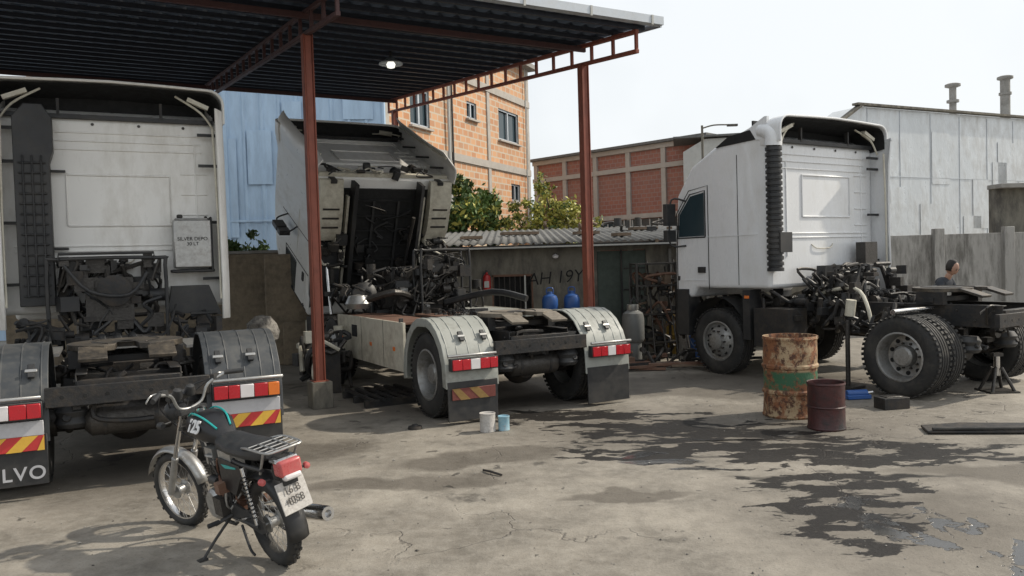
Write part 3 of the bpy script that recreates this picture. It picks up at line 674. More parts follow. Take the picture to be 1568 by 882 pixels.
for s in(-1,1):
    mb.cyl((s*.085,.34,-.56),(s*.085,.20,-.27),.026,alu); mb.cyl((s*.085,.20,-.27),(s*.085,.0,.10),.017,chrome)
    mb.tube([(0,.02,.10),(s*.10,.01,.13),(s*.16,-.02,.24),(s*.30,-.08,.29),(s*.37,-.14,.28)],.011,alu)
    mb.cyl((s*.28,-.07,.292),(s*.39,-.155,.278),.018,blackp); mb.tube([(s*.24,-.02,.29),(s*.30,.0,.285),(s*.38,-.06,.26)],.006,alu)
    mb.box((s*.22,-.03,.28),(.05,.05,.04),blackp)
    mb.cyl((s*.10,.14,.02),(s*.17,.14,.02),.008,blackp); mb.lathe([(0,.03),(.025,.02),(.028,-.01),(.02,-.03),(0,-.03)],blackp,(s*.18,.14,.02),(0,1,0),14)
    mb.lathe([(0,0),(.035,0),(.04,-.02),(.03,-.07),(0,-.08)],blackp,(s*.055,.07,.19),(0,.4,-1),18)
    mb.tube([(s*.2,-.02,.27),(s*.08,.16,.2),(s*.05,.14,-.05),(s*.04,-.03,-.12)],.005,blackp)
    mb.tube([(s*.22,0,.27),(s*.12,.20,.12),(s*.02,.12,-.1)],.004,blackp)
mb.box((0,.0,.09),(.22,.05,.03),blackp); mb.box((0,.04,-.03),(.20,.05,.03),blackp)
mb.lathe([(0,.05),(.075,.045),(.085,.03),(.085,0),(.06,-.06),(0,-.09)],blackp,(0,.19,.07),(0,1,0),22)
mb.lathe([(0,.066),(.05,.06),(.076,.047)],clear,(0,.19,.07),(0,1,0),22)
mb.box((0,.13,.19),(.18,.05,.05),blackp,(.5,0,0))
mb.tube([(.1,.20,-.27),(.11,.31,-.3),(.10,.34,-.45)],.006,blackp)
mb.obj('fork_and_handlebar',FA)
mb=MB()
def ell(y,zc,w,h,n=16,p=.8):
    o=[]
    for k in range(n):
        a=2*math.pi*k/n; cx,sx=math.cos(a),math.sin(a)
        o.append((w*math.copysign(abs(cx)**p,cx),y,zc+h*math.copysign(abs(sx)**p,sx)))
    return o
mb.loft([ell(.97,.84,.03,.03),ell(.95,.855,.075,.06),ell(.88,.865,.115,.09),ell(.76,.87,.135,.105),ell(.62,.86,.13,.10),ell(.52,.83,.095,.07),ell(.45,.81,.06,.04)],bikeblack)
mb.lathe([(.035,0),(.035,.02),(0,.028)],chrome,(0,.84,.965),n=16)
for s in(-1,1):
    mb.tube([(s*.06,.94,.905),(s*.085,.80,.968),(s*.08,.62,.952),(s*.05,.50,.885)],.007,teal)
mb.obj('fuel_tank',MC)
text('tank_digits','125',.125,(-.143,.70,.862),(rad(68),0,rad(-90)),decal,MC,.004,shear=.2,off=.004)
mb=MB(); mb.loft([ell(.52,.80,.07,.035),ell(.44,.80,.11,.05),ell(.25,.79,.13,.05),ell(.02,.80,.135,.055),ell(-.16,.81,.12,.05),ell(-.24,.815,.08,.035)],blackp); mb.obj('seat',MC)
mb=MB()
T=lambda *p,r=.014,m=blackp:mb.tube(list(p),r,m)
T((0,1.0,.86),(0,.84,.5),(0,.80,.34),r=.02); T((0,1.0,.84),(0,.7,.78),(0,.4,.72),r=.02)
for s in(-1,1):
    T((0,.4,.74),(s*.10,.2,.72),(s*.11,-.22,.73)); T((s*.06,.45,.70),(s*.09,.40,.45),(s*.07,.42,.22)); T((s*.03,.80,.34),(s*.08,.7,.22),(s*.08,.42,.22))
    mb.tube([(s*.09,.42,.28),(s*.10,0,.30)],.016,blackp); mb.cyl((s*.125,-.02,.33),(s*.12,.06,.70),.012,chrome)
    for k in range(11): mb.lathe([(.024,-.004),(.024,.004)],blackp,(s*.124,-.01+k*.006,.38+k*.026),(0,.2,1),12)
    mb.tube([(s*.10,.40,.30),(s*.22,.42,.27)],.012,blackp); mb.cyl((s*.19,.42,.28),(s*.27,.42,.28),.016,blackp)
    mb.tube([(s*.10,.12,.34),(s*.2,.12,.36)],.010,chrome)
    mb.prism([(.40,.72),(.40,.52),(.22,.48),(.08,.64),(.08,.71)],s*.10,s*.125,bikeblack)
    mb.prism([(.36,.68),(.30,.66),(.14,.68),(.14,.69),(.30,.685)],s*.125,s*.128,teal)
    mb.tube([(s*.10,.05,.83),(s*.13,-.1,.86),(s*.12,-.33,.86),(s*.06,-.36,.86),(0,-.36,.86)],.008,alu); mb.cyl((s*.12,-.30,.86),(s*.11,-.18,.70),.008,alu)
    mb.cyl((s*.10,-.28,.68),(s*.15,-.28,.68),.007,blackp); mb.lathe([(0,.022),(.020,.016),(.022,-.01),(0,-.022)],pinkred,(s*.155,-.28,.68),(0,-1,0),14)
for k in range(4): mb.cyl((-.12,-.10-k*.07,.86),(.12,-.10-k*.07,.86),.005,alu)
for x in(-.05,.05): mb.cyl((x,-.1,.863),(x,-.35,.863),.005,alu)
mb.lathe([(0,-.14),(.09,-.14),(.11,-.12),(.12,-.03),(.12,.03),(.11,.12),(.09,.15),(0,.15)],alu,(0,.62,.34),(1,0,0),22)
mb.lathe([(0,-.10),(.07,-.10),(.09,-.08),(.09,.08),(.07,.11),(0,.11)],alu,(0,.46,.35),(1,0,0),20)
mb.box((0,.55,.36),(.18,.26,.16),alu)
for k in range(9): mb.box((0,.67+k*.006,.45+k*.022),(.16,.17,.009),chassis2,(-.25,0,0))
mb.cyl((0,.66,.42),(0,.72,.66),.06,chassis2); mb.box((0,.73,.68),(.12,.13,.06),chassis2,(-.25,0,0))
mb.lathe([(.02,0),(.04,.02),(.04,.07),(.025,.09)],alu,(0,.56,.58),(0,-1,0),14); mb.box((0,.40,.58),(.14,.14,.16),blackp)
clutter(mb,(-.11,.25,.35),(.11,.6,.7),40,[blackp,chassis2,alu,rust],(.005,.01),seed=77)
mb.tube([(.03,.80,.62),(.07,.90,.50),(.12,.86,.30),(.14,.6,.24),(.16,.2,.27),(.17,.05,.30)],.018,chrome)
mb.lathe([(.02,0),(.048,.05),(.05,.10),(.05,.44),(.045,.46),(.025,.46),(.022,.42),(0,.42)],chrome,(.17,.08,.30),(.05,-1,.12),20)
mb.prism([(.46,.30),(.46,.40),(0,.36),(-.06,.34),(-.06,.27),(0,.25)],-.10,-.085,blackp)
mb.tube([(-.08,.48,.26),(-.22,.46,.16),(-.33,.46,.058)],.010,blackp); mb.box((-.335,.46,.058),(.06,.05,.015),blackp)
mb.tube([(-.09,.3,.24),(-.14,.12,.14),(-.16,.02,.13)],.009,blackp); mb.tube([(.09,.3,.24),(.14,.12,.14),(.16,.02,.13)],.009,blackp)
mb.obj('frame_engine_exhaust',MC)
mb=MB(); mb.box((0,-.34,.74),(.15,.10,.10),pinkred); mb.box((0,-.30,.785),(.16,.1,.03),chrome); mb.box((0,-.375,.685),(.12,.05,.04),clear); mb.box((0,-.27,.70),(.12,.08,.1),blackp)
mb.obj('tail_light',MC,bevel=.015)
mb=MB(); mb.box((0,-.355,.555),(.21,.008,.20),canw,(-.3,0,.12)); mb.box((0,-.325,.655),(.10,.05,.06),blackp); mb.box((.075,-.345,.53),(.035,.012,.06),yel,(-.3,0,.12))
mb.obj('licence_plate',MC,bevel=.003); text('plate_digits','16 B\n4058',.066,(-.005,-.364,.578),(rad(73),0,.12),chassis2,MC,.001)
# ================================================================== drums, cans, small things
def place(name,x,y,rz_=0): return empty(name,(x,y,0),rz_)
def px(x,y):
    u=(x-784)-.03*(y-400); v=(y-400)+.03*(x-784); Y=1.8*1230/v; return u*Y/1230,Y
D=place('rusty_drum',3.06,8.88)
mb=MB(); pr=[(0,.01),(.27,.01),(.29,0),(.30,.02),(.29,.04)]
for z in (.28,.56): pr+=[(.288,z-.03),(.302,z-.012),(.302,z+.012),(.288,z+.03)]
for z in (.10,.18,.38,.46,.64,.72,.78): pr.append((.288,z))
low=[p for p in pr[:5]]; mid=sorted(pr[5:],key=lambda p:p[1])
pr=low+mid+[(.288,.84),(.30,.86),(.295,.885),(.28,.885),(.275,.86),(.27,.5),(0,.5)]
mb.lathe(pr,barrelm,n=40)
for v in mb.v:
    q=mnoise.noise(Vector((v.x*5,v.y*5,v.z*4))); k=1+.045*q
    v.x*=k; v.y*=k
mb.obj('drum_shell',D)
mb=MB(); mb.lathe([(0,.78),(.255,.78)],M('oily_water',(.05,.04,.03),.2),n=30); mb.obj('drum_contents',D)
D=place('oil_drum',3.17,8.15,.3)
reddrum=M('dark_red_drum',(.075,.016,.014),.45,dirt=(.014,.012,.012),damt=.95,scale=4,bmp=.3,lo=.38,hi=.62)
mb=MB(); mb.lathe([(0,.01),(.17,.01),(.185,0),(.19,.015),(.182,.03),(.182,.22),(.19,.23),(.182,.24),(.182,.45),(.19,.46),(.185,.48),(.175,.475),(.172,.42),(.17,.3),(0,.3)],reddrum,n=32); mb.obj('drum_shell',D)
def can(x,y,r,h,m,name='paint_can'):
    e=place(name,x,y); mb=MB(); mb.lathe([(0,.004),(r*.95,.0),(r,.006),(r*.97,.012),(r*.97,h-.012),(r*1.03,h-.006),(r*1.0,h),(r*.86,h-.004),(r*.84,h-.012),(0,h-.012)],m,n=24)
    mb.tube([(-r,0,h-.03),(-r*.9,-.0,h-.06),(0,-r*1.1,h-.10),(r*.9,0,h-.06),(r,0,h-.03)],.002,alu); mb.obj('can_body',e)
x,y=px(748,662); can(x,y,.085,.20,canw)
x,y=px(773,660); can(x,y,.062,.155,canb)
x,y=px(636,658); e=place('hub_cap',x,y); mb=MB(); mb.lathe([(0,.05),(.03,.05),(.04,.035),(.075,.03),(.08,0)],chassis,n=20); mb.obj('cap',e)
x,y=px(755,728); e=place('metal_rod',x,y,2.3); mb=MB(); mb.tube([(-.12,0,.012),(0,.01,.02),(.12,0,.012)],.010,chassis2); mb.obj('rod',e)
x,y=px(1317,612); e=place('hydraulic_jack',x,y,.1); mb=MB(); mb.box((0,0,.03),(.30,.12,.05),blueb); mb.cyl((-.14,0,.07),(.12,0,.07),.045,blueb); mb.cyl((.12,0,.07),(.2,0,.08),.02,chrome); mb.obj('jack_body',e,bevel=.008)
x,y=px(1370,626); e=place('wood_block',x,y,.2); mb=MB(); mb.box((0,0,.065),(.32,.2,.13),chassis); mb.box((0,.02,.135),(.2,.15,.01),chassis2); mb.obj('block',e,bevel=.01)
e=place('steel_plate',4.75,7.85,-.1); mb=MB(); mb.prism([(-.75,-.2),(.9,-.25),(.95,.12),(-.3,.2),(-.7,.1)],.01,.035,chassis,axis=2); mb.tube([(-.7,-.18,.05),(.1,-.2,.055),(.9,-.2,.05)],.018,rubber); mb.obj('plate',e,bevel=.006)
e=place('axle_stand',6.0,9.95,0); mb=MB()
for k in range(4):
    a=math.pi/4+k*math.pi/2; mb.cyl((.2*math.cos(a),.2*math.sin(a),0),(.05*math.cos(a),.05*math.sin(a),.3),.02,chassis2)
mb.cyl((0,0,.2),(0,0,.45),.035,chrome); mb.box((0,0,.01),(.36,.36,.02),chassis2); mb.box((0,0,.46),(.12,.08,.04),chassis2); mb.obj('stand',e)
e=place('steel_pallet',-1.75,10.7,rad(29)); mb=MB()
for k in range(6): mb.box((-.35+k*.14,0,.10),(.05,1.1,.03),chassis)
for k in range(3): mb.box((0,-.45+k*.45,.045),(.85,.07,.09),chassis)
mb.obj('slats',e)
e=place('engine_parts_pile',-2.75,11.6,.4); mb=MB(); mb.box((0,0,.3),(.35,.6,.6),chassis); clutter(mb,(-.3,-.5,.05),(.35,.5,.85),40,[chassis,chassis2,blackp,cream],(.015,.04),seed=91); mb.obj('parts',e,bevel=.01)
e=place('canvas_sack',-3.88,12.4,.2); mb=MB()
pr=[(0,0),(.20,0),(.22,.15),(.20,.45),(.14,.62),(.19,.70),(.23,.82),(.22,.95),(.13,1.05),(0,1.08)]
mb.lathe(pr,chassis,n=28); mb.lathe([(.15,.62),(.20,.69),(.245,.82),(.235,.95),(.14,1.06),(0,1.09)],sackm,n=32,cap=False)
for v in mb.v:
    q=mnoise.noise(Vector((v.x*7,v.y*7,v.z*6))); v.x*=1+.30*q; v.y*=1+.30*q; v.z+=.03*q*(v.z>.1)
mb.obj('sack',e)
# ================================================================== SHED
S=place('low_shed',0,15.2)
mb=MB(); x0,x1=-1.6,5.6
def wallpart(a,b,z0,z1,m=conc_d): mb.box(((a+b)/2,.1,(z0+z1)/2),(b-a,.2,z1-z0),m)
wallpart(x0,-.38,0,2.1); wallpart(-.38,.40,0,.82); wallpart(-.38,.40,1.55,2.1); wallpart(.40,1.62,0,2.1); wallpart(1.62,2.55,1.95,2.1); wallpart(2.55,x1,0,2.1)
mb.box((x0+.1,2.6,1.05),(.2,4.8,2.1),conc_d)
mb.obj('walls',S)
mb=MB(); mb.box((0.01,.16,1.18),(.78,.03,.73),dark)
for k in range(8): mb.cyl((-.34+k*.1,.03,.83),(-.34+k*.1,.03,1.54),.011,chassis2,n=8)
for z in(.84,1.53): mb.box((.01,.03,z),(.80,.05,.04),rust)
for x in(-.37,.39): mb.box((x,.03,1.18),(.04,.05,.72),rust)
mb.box((.25,-.012,1.18),(.03,.03,.7),plaster)
mb.box((1.85,.08,.98),(.44,.06,1.92),greend); mb.box((2.32,.05,.98),(.44,.06,1.92),greend); mb.box((2.08,.0,1),(.03,.04,1.9),chassis)
for k in range(4): mb.box((2.32,.01,.4+k*.4),(.40,.02,.03),chassis)
for k in range(3): mb.box((3.0+k*.7,-.015,1.0),(.05,.03,1.9),conc)
mb.obj('openings',S)
mb=MB(); xs=[x0-.3+k*.03 for k in range(int((x1-x0+.7)/.03))]
mb.loft([[(x,yy,2.12+(yy+.35)*.085+.018*math.cos((x)*2*math.pi/.15)) for x in xs] for yy in (-.35,1.5,3.2,5)],asb,closed=False); mb.obj('corrugated_roof',S,solid=.01)
mb=MB(); mb.box((2.0,-.30,2.06),(7.3,.06,.07),chassis)
mb.box((2.0,-.37,2.05),(7.3,.03,.03),plaster)
for k in range(6): mb.box((-1.2+k*1.3,.0,2.1),(.06,.7,.08),wood)
for (a,b,w) in ((.2,2.4,.8),(1.6,1.8,.5),(3.0,3.0,.6),(2.2,.8,.3),(-.8,1.2,.4)): mb.box((a,b,2.20+(b)*.085),(w,.3,.06),wood,(0,0,.3))
clutter(mb,(1.5,2.2,2.4),(4.5,3.2,2.6),20,[chassis2,wood,blackp],(.02,.04),seed=71)
mb.obj('eaves',S)
text('graffiti','AH 19Y0',.34,(.90,-.012,1.36),(rad(90),rad(-3),0),dark,S,.001,shear=.2,off=-.003,sp=.95)
text('graffiti_tag','W',.30,(2.83,-.012,1.25),(rad(90),0,0),dark,S,.001,shear=.1)
mb=MB(); mb.cyl((.83,-.02,1.9),(.83,-.12,1.9),.03,chassis); mb.lathe([(0,0),(.05,.02),(.06,.06),(0,.1)],clear,(.83,-.15,1.82),n=16); mb.obj('wall_lamp',S)
e=empty('fire_extinguisher',(-.47,15.1,1.20)); mb=MB(); mb.lathe([(0,0),(.07,0),(.075,.02),(.075,.30),(.06,.35),(.025,.37),(.025,.41),(0,.41)],extr,n=20); mb.box((0,0,.43),(.05,.1,.03),blackp); mb.tube([(0,-.05,.42),(-.07,-.07,.35),(-.085,-.05,.15)],.01,blackp); mb.box((0,-.077,.18),(.09,.005,.12),plaster); mb.obj('cylinder',e)
e=place('workbench',1.0,14.6); mb=MB(); mb.box((0,0,.74),(1.3,.5,.06),wood)
for a in(-.6,.6):
    for b in(-.2,.2): mb.box((a,b,.36),(.06,.06,.71),wood)
mb.box((0,0,.3),(1.2,.4,.03),wood); clutter(mb,(-.55,-.2,.3),(.55,.2,.55),18,[chassis,rust,chassis2],seed=5); mb.obj('bench',e,bevel=.005)
for i,(x,y) in enumerate(((.68,14.5),(1.08,14.6))):
    e=empty('water_jug',(x,y,.77)); mb=MB(); mb.lathe([(0,0),(.13,0),(.145,.02),(.145,.13),(.138,.14),(.145,.15),(.145,.32),(.12,.38),(.05,.42),(.045,.46),(0,.46)],blueb,n=24); mb.tube([(-.06,0,.42),(-.05,0,.52),(.05,0,.52),(.06,0,.42)],.01,blueb); mb.obj('jug',e)
e=place('gas_cylinder',2.05,13.7); mb=MB(); mb.lathe([(.14,0),(.14,.35),(.17,.37),(.19,.42),(.19,.76),(.17,.85),(.10,.9),(0,.91)],M('grey_tank',(.16,.165,.16),.5,dirt=(.07,.06,.05),damt=.8),n=28); mb.cyl((0,0,.9),(0,0,1.0),.02,alu); mb.lathe([(.09,0),(.10,.02),(.10,.10),(.085,.1)],alu,(0,0,.9),n=20,cap=False)
mb.obj('tank',e)
e=place('steel_rack',2.5,14.2,.1); mb=MB()
for a in(-.35,.35):
    for b in(-.2,.2): mb.box((a,b,.85),(.04,.04,1.7),chassis2)
for z in(.3,.8,1.3,1.68): mb.box((0,0,z),(.75,.45,.03),chassis2)
clutter(mb,(-.35,-.2,.1),(.35,.2,1.5),60,[chassis,rust,chassis2,blackp,wood],(.015,.03),seed=15)
for k in range(6): mb.cyl((-.5+k*.2,-.35-.03*k,0),(-.4+k*.16,.1,1.5+.12*(k%3)),.016,chassis2,n=8)
mb.tube([(-.5,-.3,.1),(-.6,-.4,.6),(-.45,-.3,1.1),(-.3,-.3,.7),(-.4,-.35,.2)],.015,blackp)
mb.obj('rack_and_pipes',e)
for i,(x,y,m) in enumerate(((3.12,14.6,canw),(3.30,14.3,blueb),(3.0,14.9,orangeb))):
    e=place('bucket',x,y); mb=MB(); mb.lathe([(0,0),(.13,0),(.16,.34),(.168,.35),(.168,.37),(.15,.37),(.13,.05),(0,.05)],m,n=24); mb.tube([(-.16,0,.35),(-.12,-.1,.22),(0,-.14,.18),(.12,-.1,.22),(.16,0,.35)],.004,alu)
    if i==2: mb.lathe([(0,.37),(.15,.37),(.16,.7),(.168,.72),(0,.72)],m,n=24)
    mb.obj('pail',e)
e=place('scrap_metal_pile',1.9,12.9,.05); mb=MB(); r=random.Random(4)
for k in range(16): mb.box((r.uniform(-.6,1.6),r.uniform(-.3,.5),.04+.03*(k//6)),(r.uniform(.6,1.8),r.uniform(.04,.1),.04),r.choice((chassis,rust,wood)),(0,r.uniform(-.02,.02),r.uniform(-.25,.25)))
clutter(mb,(-.5,.1,.0),(1.6,.6,.3),24,[chassis,chassis2,rust],(.02,.04),seed=66); mb.obj('pieces',e)
# ================================================================== LEFT WALL
e=place('boundary_wall',0,15.8); mb=MB(); mb.box((-7.0,.15,1.05),(6.0,.3,2.1),conc_t); mb.box((-2.8,.1,1.0),(2.4,.2,2.0),conc_t); mb.box((-7,.15,2.13),(6.05,.36,.06),conc); mb.obj('wall',e,bevel=.01)
e=place('rough_concrete_pier',-4.15,14.9); mb=MB(); mb.box((0,.2,1.03),(.85,.5,2.06),conc_t); mb.box((.15,-.08,.4),(.5,.1,.8),conc_t); mb.obj('pier',e,bevel=.03)
# ================================================================== BLUE BUILDING
e=empty('blue_metal_building',(-3.6,24,0),rad(8)); mb=MB()
xs=[]; x=-14
while x<0: xs+=[(x,0),(x+.36,0),(x+.40,-.04),(x+.46,-.04),(x+.50,0)]; x+=.5
mb.loft([[(a,b,z if z==0 else 9.0+(a)*.23) for a,b in xs] for z in(0,1)],bluetin,closed=False)
mb.obj('sheet_wall',e); mb=MB(); mb.prism([(-14,0),(-.1,0),(-.1,8.9),(-14,5.7)],.06,10,bluetin,axis=1)
for xx in (-4.6,-2.2): mb.box((xx,-.07,4),(.12,.05,8),bluetin)
r=random.Random(2)
for k in range(9): mb.box((-.8-k*.95,-.055,r.uniform(2,7)),(r.uniform(.4,.9),.02,r.uniform(1.2,3.5)),bluetin)
mb.box((-7,-.06,3.2),(14,.04,.06),bluetin); mb.obj('building_body',e)
# ================================================================== APARTMENT
A=empty('brick_apartment_building',(1.02,39.4,0),rad(65.7))
mb=MB(); Lx=17; H=11.0
wins=[(1.2,3.4,7.3,8.7),(5.6,6.5,7.8,8.5),(9.6,11.0,6.9,8.3),(1.2,2.2,4.6,5.4)]
def facade(mb,wins,L,H,th,mat,sgn=-1):
    xs=sorted(set([0,L]+[w[0] for w in wins]+[w[1] for w in wins])); zs=sorted(set([0,H]+[w[2] for w in wins]+[w[3] for w in wins]))
    for a,b in zip(xs,xs[1:]):
        for c,d in zip(zs,zs[1:]):
            inside=any(w[0]<=a and b<=w[1] and w[2]<=c and d<=w[3] for w in wins)
            if not inside:
                lo,hi=sorted((sgn*a,sgn*b))
                mb.add([(lo,0,c),(hi,0,c),(hi,0,d),(lo,0,d)],[(0,1,2,3)],mat)
    for w in wins:
        lo,hi=sorted((sgn*w[0],sgn*w[1])); z0,z1=w[2],w[3]; t=th
        for q in ([(lo,0,z0),(hi,0,z0),(hi,t,z0),(lo,t,z0)],[(lo,0,z1),(hi,0,z1),(hi,t,z1),(lo,t,z1)],[(lo,0,z0),(lo,t,z0),(lo,t,z1),(lo,0,z1)],[(hi,0,z0),(hi,t,z0),(hi,t,z1),(hi,0,z1)]):
            mb.add(q,[(0,1,2,3)],conc)
facade(mb,wins,Lx,H,.22,brickA); mb.box((-Lx/2,6.23,H/2),(Lx-.01,12,H-.02),brickA)
mb.obj('walls',A)
mb=MB()
for z in(3.0,6.05,9.35): mb.box((-Lx/2,-.03,z),(Lx+.1,.10,.30),conc_l)
for x in(.0,-4.4,-7.9,-12.5): mb.box((x-.12,-.02,H/2),(.26,.07,H),conc_l)
mb.box((-Lx/2,5,H+.1),(Lx+.5,11,.2),conc)
for w in wins:
    cx=-(w[0]+w[1])/2; cz=(w[2]+w[3])/2; ww=w[1]-w[0]; hh=w[3]-w[2]
    mb.box((cx,.16,cz),(ww,.02,hh),glass)
    for sx in(-.5,.0,.5): mb.box((cx+sx*(ww-.06),.08,cz),(.10,.05,hh),galv)
    for sz in(-.5,.5): mb.box((cx,.08,cz+sz*(hh-.06)),(ww,.05,.10),galv)
    mb.box((cx,-.05,w[2]-.06),(ww+.2,.18,.07),conc_l)
mb.cyl((-8.3,-.12,0),(-8.3,-.12,H),.06,plaster); mb.cyl((-8.0,-.12,0),(-8.0,-.12,H),.04,chassis2)
mb.cyl((-.5,-.1,3),(-.5,-.1,H),.03,plaster)
mb.obj('slabs_windows_pipes',A)
# ================================================================== RED FACTORY
F=empty('red_brick_factory',(1.4,43,0),rad(-45.4)); mb=MB()
mb.box((5.2,4,3.45),(10.4,8,6.9),brickB); mb.obj('walls',F); mb=MB()
for z in(3.75,6.0,6.92): mb.box((5.2,-.06,z),(10.5,.14,.22),conc_l)
for k in range(6): mb.box((.15+k*2.02,-.05,3.45),(.24,.12,6.9),conc_l)
mb.box((5.2,-.02,3.3),(10.0,.06,.6),glass)
for k in range(20): mb.box((.4+k*.5,-.06,3.3),(.05,.04,.6),plaster)
mb.box((5.2,4,7.1),(10.9,8.6,.12),asb); mb.box((5.2,-1.2,2.7),(10.5,2.5,.1),asb,(.12,0,0)); mb.obj('frame_and_roof',F)
e=empty('white_workshop',(8.3,34,0),rad(-12)); mb=MB(); mb.prism([(-.9,0),(-.9,6.2),(0,6.7),(1.4,6.7),(1.4,0)],0,2.0,plaster,axis=1); mb.box((.2,-.03,5.2),(.9,.05,.6),conc); mb.box((.2,1.0,6.8),(3,2.4,.08),asb); mb.obj('body',e)
e=empty('street_lamp',(6.75,28,0)); mb=MB(); mb.cyl((0,0,0),(0,0,6.3),.06,conc_d,.04); mb.tube([(0,0,6.2),(.4,0,6.3),(.9,0,6.3)],.025,conc_d); mb.box((1.05,0,6.28),(.35,.14,.07),conc_d); mb.obj('pole',e)
# ================================================================== RIGHT METAL BUILDING
e=empty('sheet_metal_warehouse',(9.6,22,0),rad(27.9)); mb=MB()
mb.prism([(-1.15,0),(-1.15,5.05),(0,5.72),(12,5.85),(12,0)],0,.9,tin,axis=1)
mb.prism([(3.6,0),(3.6,5.74),(12,5.84),(12,0)],.9,8,tin,axis=1)
r=random.Random(9)
for k in range(9): mb.box((.3+k*1.35,-.006,2.85),(.02,.012,5.7),galv)
for z in(1.9,3.8): mb.box((5.5,-.010,z+.05),(12.9,.012,.015),galv)
for k in range(9): mb.box((r.uniform(.5,11),-.012,r.uniform(2,5)),(r.uniform(.7,1.3),.008,r.uniform(.8,1.6)),tin)
mb.box((5.9,-.06,5.83),(12.3,.2,.06),conc_d,(0,-.011,0)); mb.box((-.6,-.06,5.42),(1.35,.2,.06),conc_d,(0,-.53,0))
mb.obj('sheet_body',e)
for x,y,zt in ((14.9,27,7.15),(16.65,27,7.35)):
    q=empty('chimney_flue',(x,y,0)); mb=MB(); mb.cyl((0,0,0),(0,0,zt),.11 if x<16 else .15,conc,n=20); mb.lathe([(.16,0),(.24,.03),(.24,.10),(.16,.13),(.0,.14)],conc,(0,0,zt),n=20); mb.lathe([(.19,0),(.19,.08)],conc,(0,0,zt-.5),n=20); mb.obj('flue',q)
e=empty('concrete_wall',(7.6,17.2,0),rad(3)); mb=MB(); mb.box((3.6,.1,1.05),(7.6,.2,2.1),conc_s); mb.box((6.0,.9,1.6),(5.2,.25,3.2),conc_d); mb.box((6.0,.75,3.15),(5.3,.5,.1),conc)
for k in range(5): mb.box((k*1.55,-.06,1.1),(.22,.14,2.25),conc_s)
mb.obj('wall',e,bevel=.01)
# ================================================================== FOLIAGE
def tree(name,loc,trunkh,clumps,n,size,mats,seed=1):
    r=random.Random(seed); e=empty(name,loc); mb=MB()
    top=Vector((0,0,trunkh)); mb.tube([(0,0,0),(.05,.03,trunkh*.5),top],lambda t:.10-.04*t,bark,8)
    for c,rr in clumps:
        c=Vector(c); mb.tube([top*.8,top.lerp(c,.5)+Vector((r.gauss(0,.1),r.gauss(0,.1),.05)),c],lambda t:.045*(1-t)+.008,bark,6)
    mb.obj('trunk_and_limbs',e); mb=MB(); tot=sum(rr**2 for c,rr in clumps)
    for c,rr in clumps:
        c=Vector(c); sub=[]
        for k in range(int(10+14*rr)):
            d=Vector((r.gauss(0,1),r.gauss(0,1),r.gauss(0,.8))).normalized()*rr*r.uniform(.3,1.1); sub.append((c+d,rr*r.uniform(.14,.32)))
        for k in range(int(n*rr**2/tot)):
            q,sr=r.choice(sub); d=Vector((r.gauss(0,1),r.gauss(0,1),r.gauss(0,1)))*sr*.6; p=q+d
            a=Vector((r.gauss(0,1),r.gauss(0,1),r.gauss(0,.6))).normalized(); b=a.orthogonal().normalized(); b=Matrix.Rotation(r.uniform(0,6.3),3,a)@b
            w=a.cross(b); s=size*r.uniform(.6,1.3)
            mb.add([p-b*s,p-w*s*.45+b*.1*s,p+b*s-a*s*.25,p+w*s*.45+b*.1*s],[(0,1,2,3)],r.choice(mats))
    mb.obj('leaves',e,recalc=False,ang=180)
tree('broadleaf_tree',(-1.4,20.8,0),2.2,[((0,0,3.1),.8),((-.6,.2,2.8),.6),((.6,-.1,3.1),.65),((.1,.2,3.8),.4),((-.3,0,2.3),.6),((1.0,.1,2.6),.5)],5200,.10,[leaf1,leaf1,leaf1,leaf2],3)
tree('yellowing_shrub',(.9,20.9,0),1.9,[((-.1,0,3.1),.55),((-.7,.1,2.8),.55),((.5,0,3.0),.5),((0,.1,3.7),.3),((1.1,.0,2.6),.42),((.2,0,2.3),.6)],5200,.06,[leaf2,leaf2,leaf2,leaf1],4)
tree('shrub',(-6.0,17.3,0),1.4,[((0,0,2.2),.35),((-.5,0,2.3),.4),((.5,0,2.1),.4),((-1.1,0,2.1),.4),((1.0,0,2.0),.3)],2600,.07,[leaf1],6)
# ================================================================== PERSON
PE=empty('mechanic_person',(6.78,13.0,-.02),rad(35))
def skinmesh(name,pts,edges,radii,mat,root=0,sub=2):
    me=bpy.data.meshes.new(name); me.from_pydata(pts,edges,[]); me.materials.append(mat); o=bpy.data.objects.new(name,me); COL.objects.link(o); o.parent=PE
    o.modifiers.new('sk','SKIN'); sv=me.skin_vertices[0].data
    for i,r in enumerate(radii): sv[i].radius=(r,r) if not isinstance(r,tuple) else r; sv[i].use_root=(i==root)
    d=o.modifiers.new('sub','SUBSURF'); d.levels=sub; d.render_levels=sub
    return o
P=[(0,0,.90),(0,-.06,1.06),(0,-.17,1.22),(0,-.25,1.31),(-.17,-.23,1.28),(.17,-.23,1.28),(-.25,-.30,1.06),(.25,-.30,1.06),(-.20,-.48,1.02),(.20,-.48,1.02)]
skinmesh('shirt',P,[(0,1),(1,2),(2,3),(3,4),(3,5),(4,6),(5,7),(6,8),(7,9)],[(.15,.11),(.15,.11),(.17,.12),(.09,.09),.065,.065,.05,.05,.04,.04],cloth)
skinmesh('trousers',[(0,0,.92),(-.10,0,.82),(.10,0,.82),(-.11,-.03,.48),(.11,-.03,.48),(-.11,.02,.09),(.11,.02,.09)],[(0,1),(0,2),(1,3),(2,4),(3,5),(4,6)],[(.15,.11),.095,.095,.065,.065,.045,.045],jeans)
skinmesh('neck',[(0,-.24,1.30),(0,-.29,1.38),(0,-.32,1.43)],[(0,1),(1,2)],[.055,.052,.05],skin)
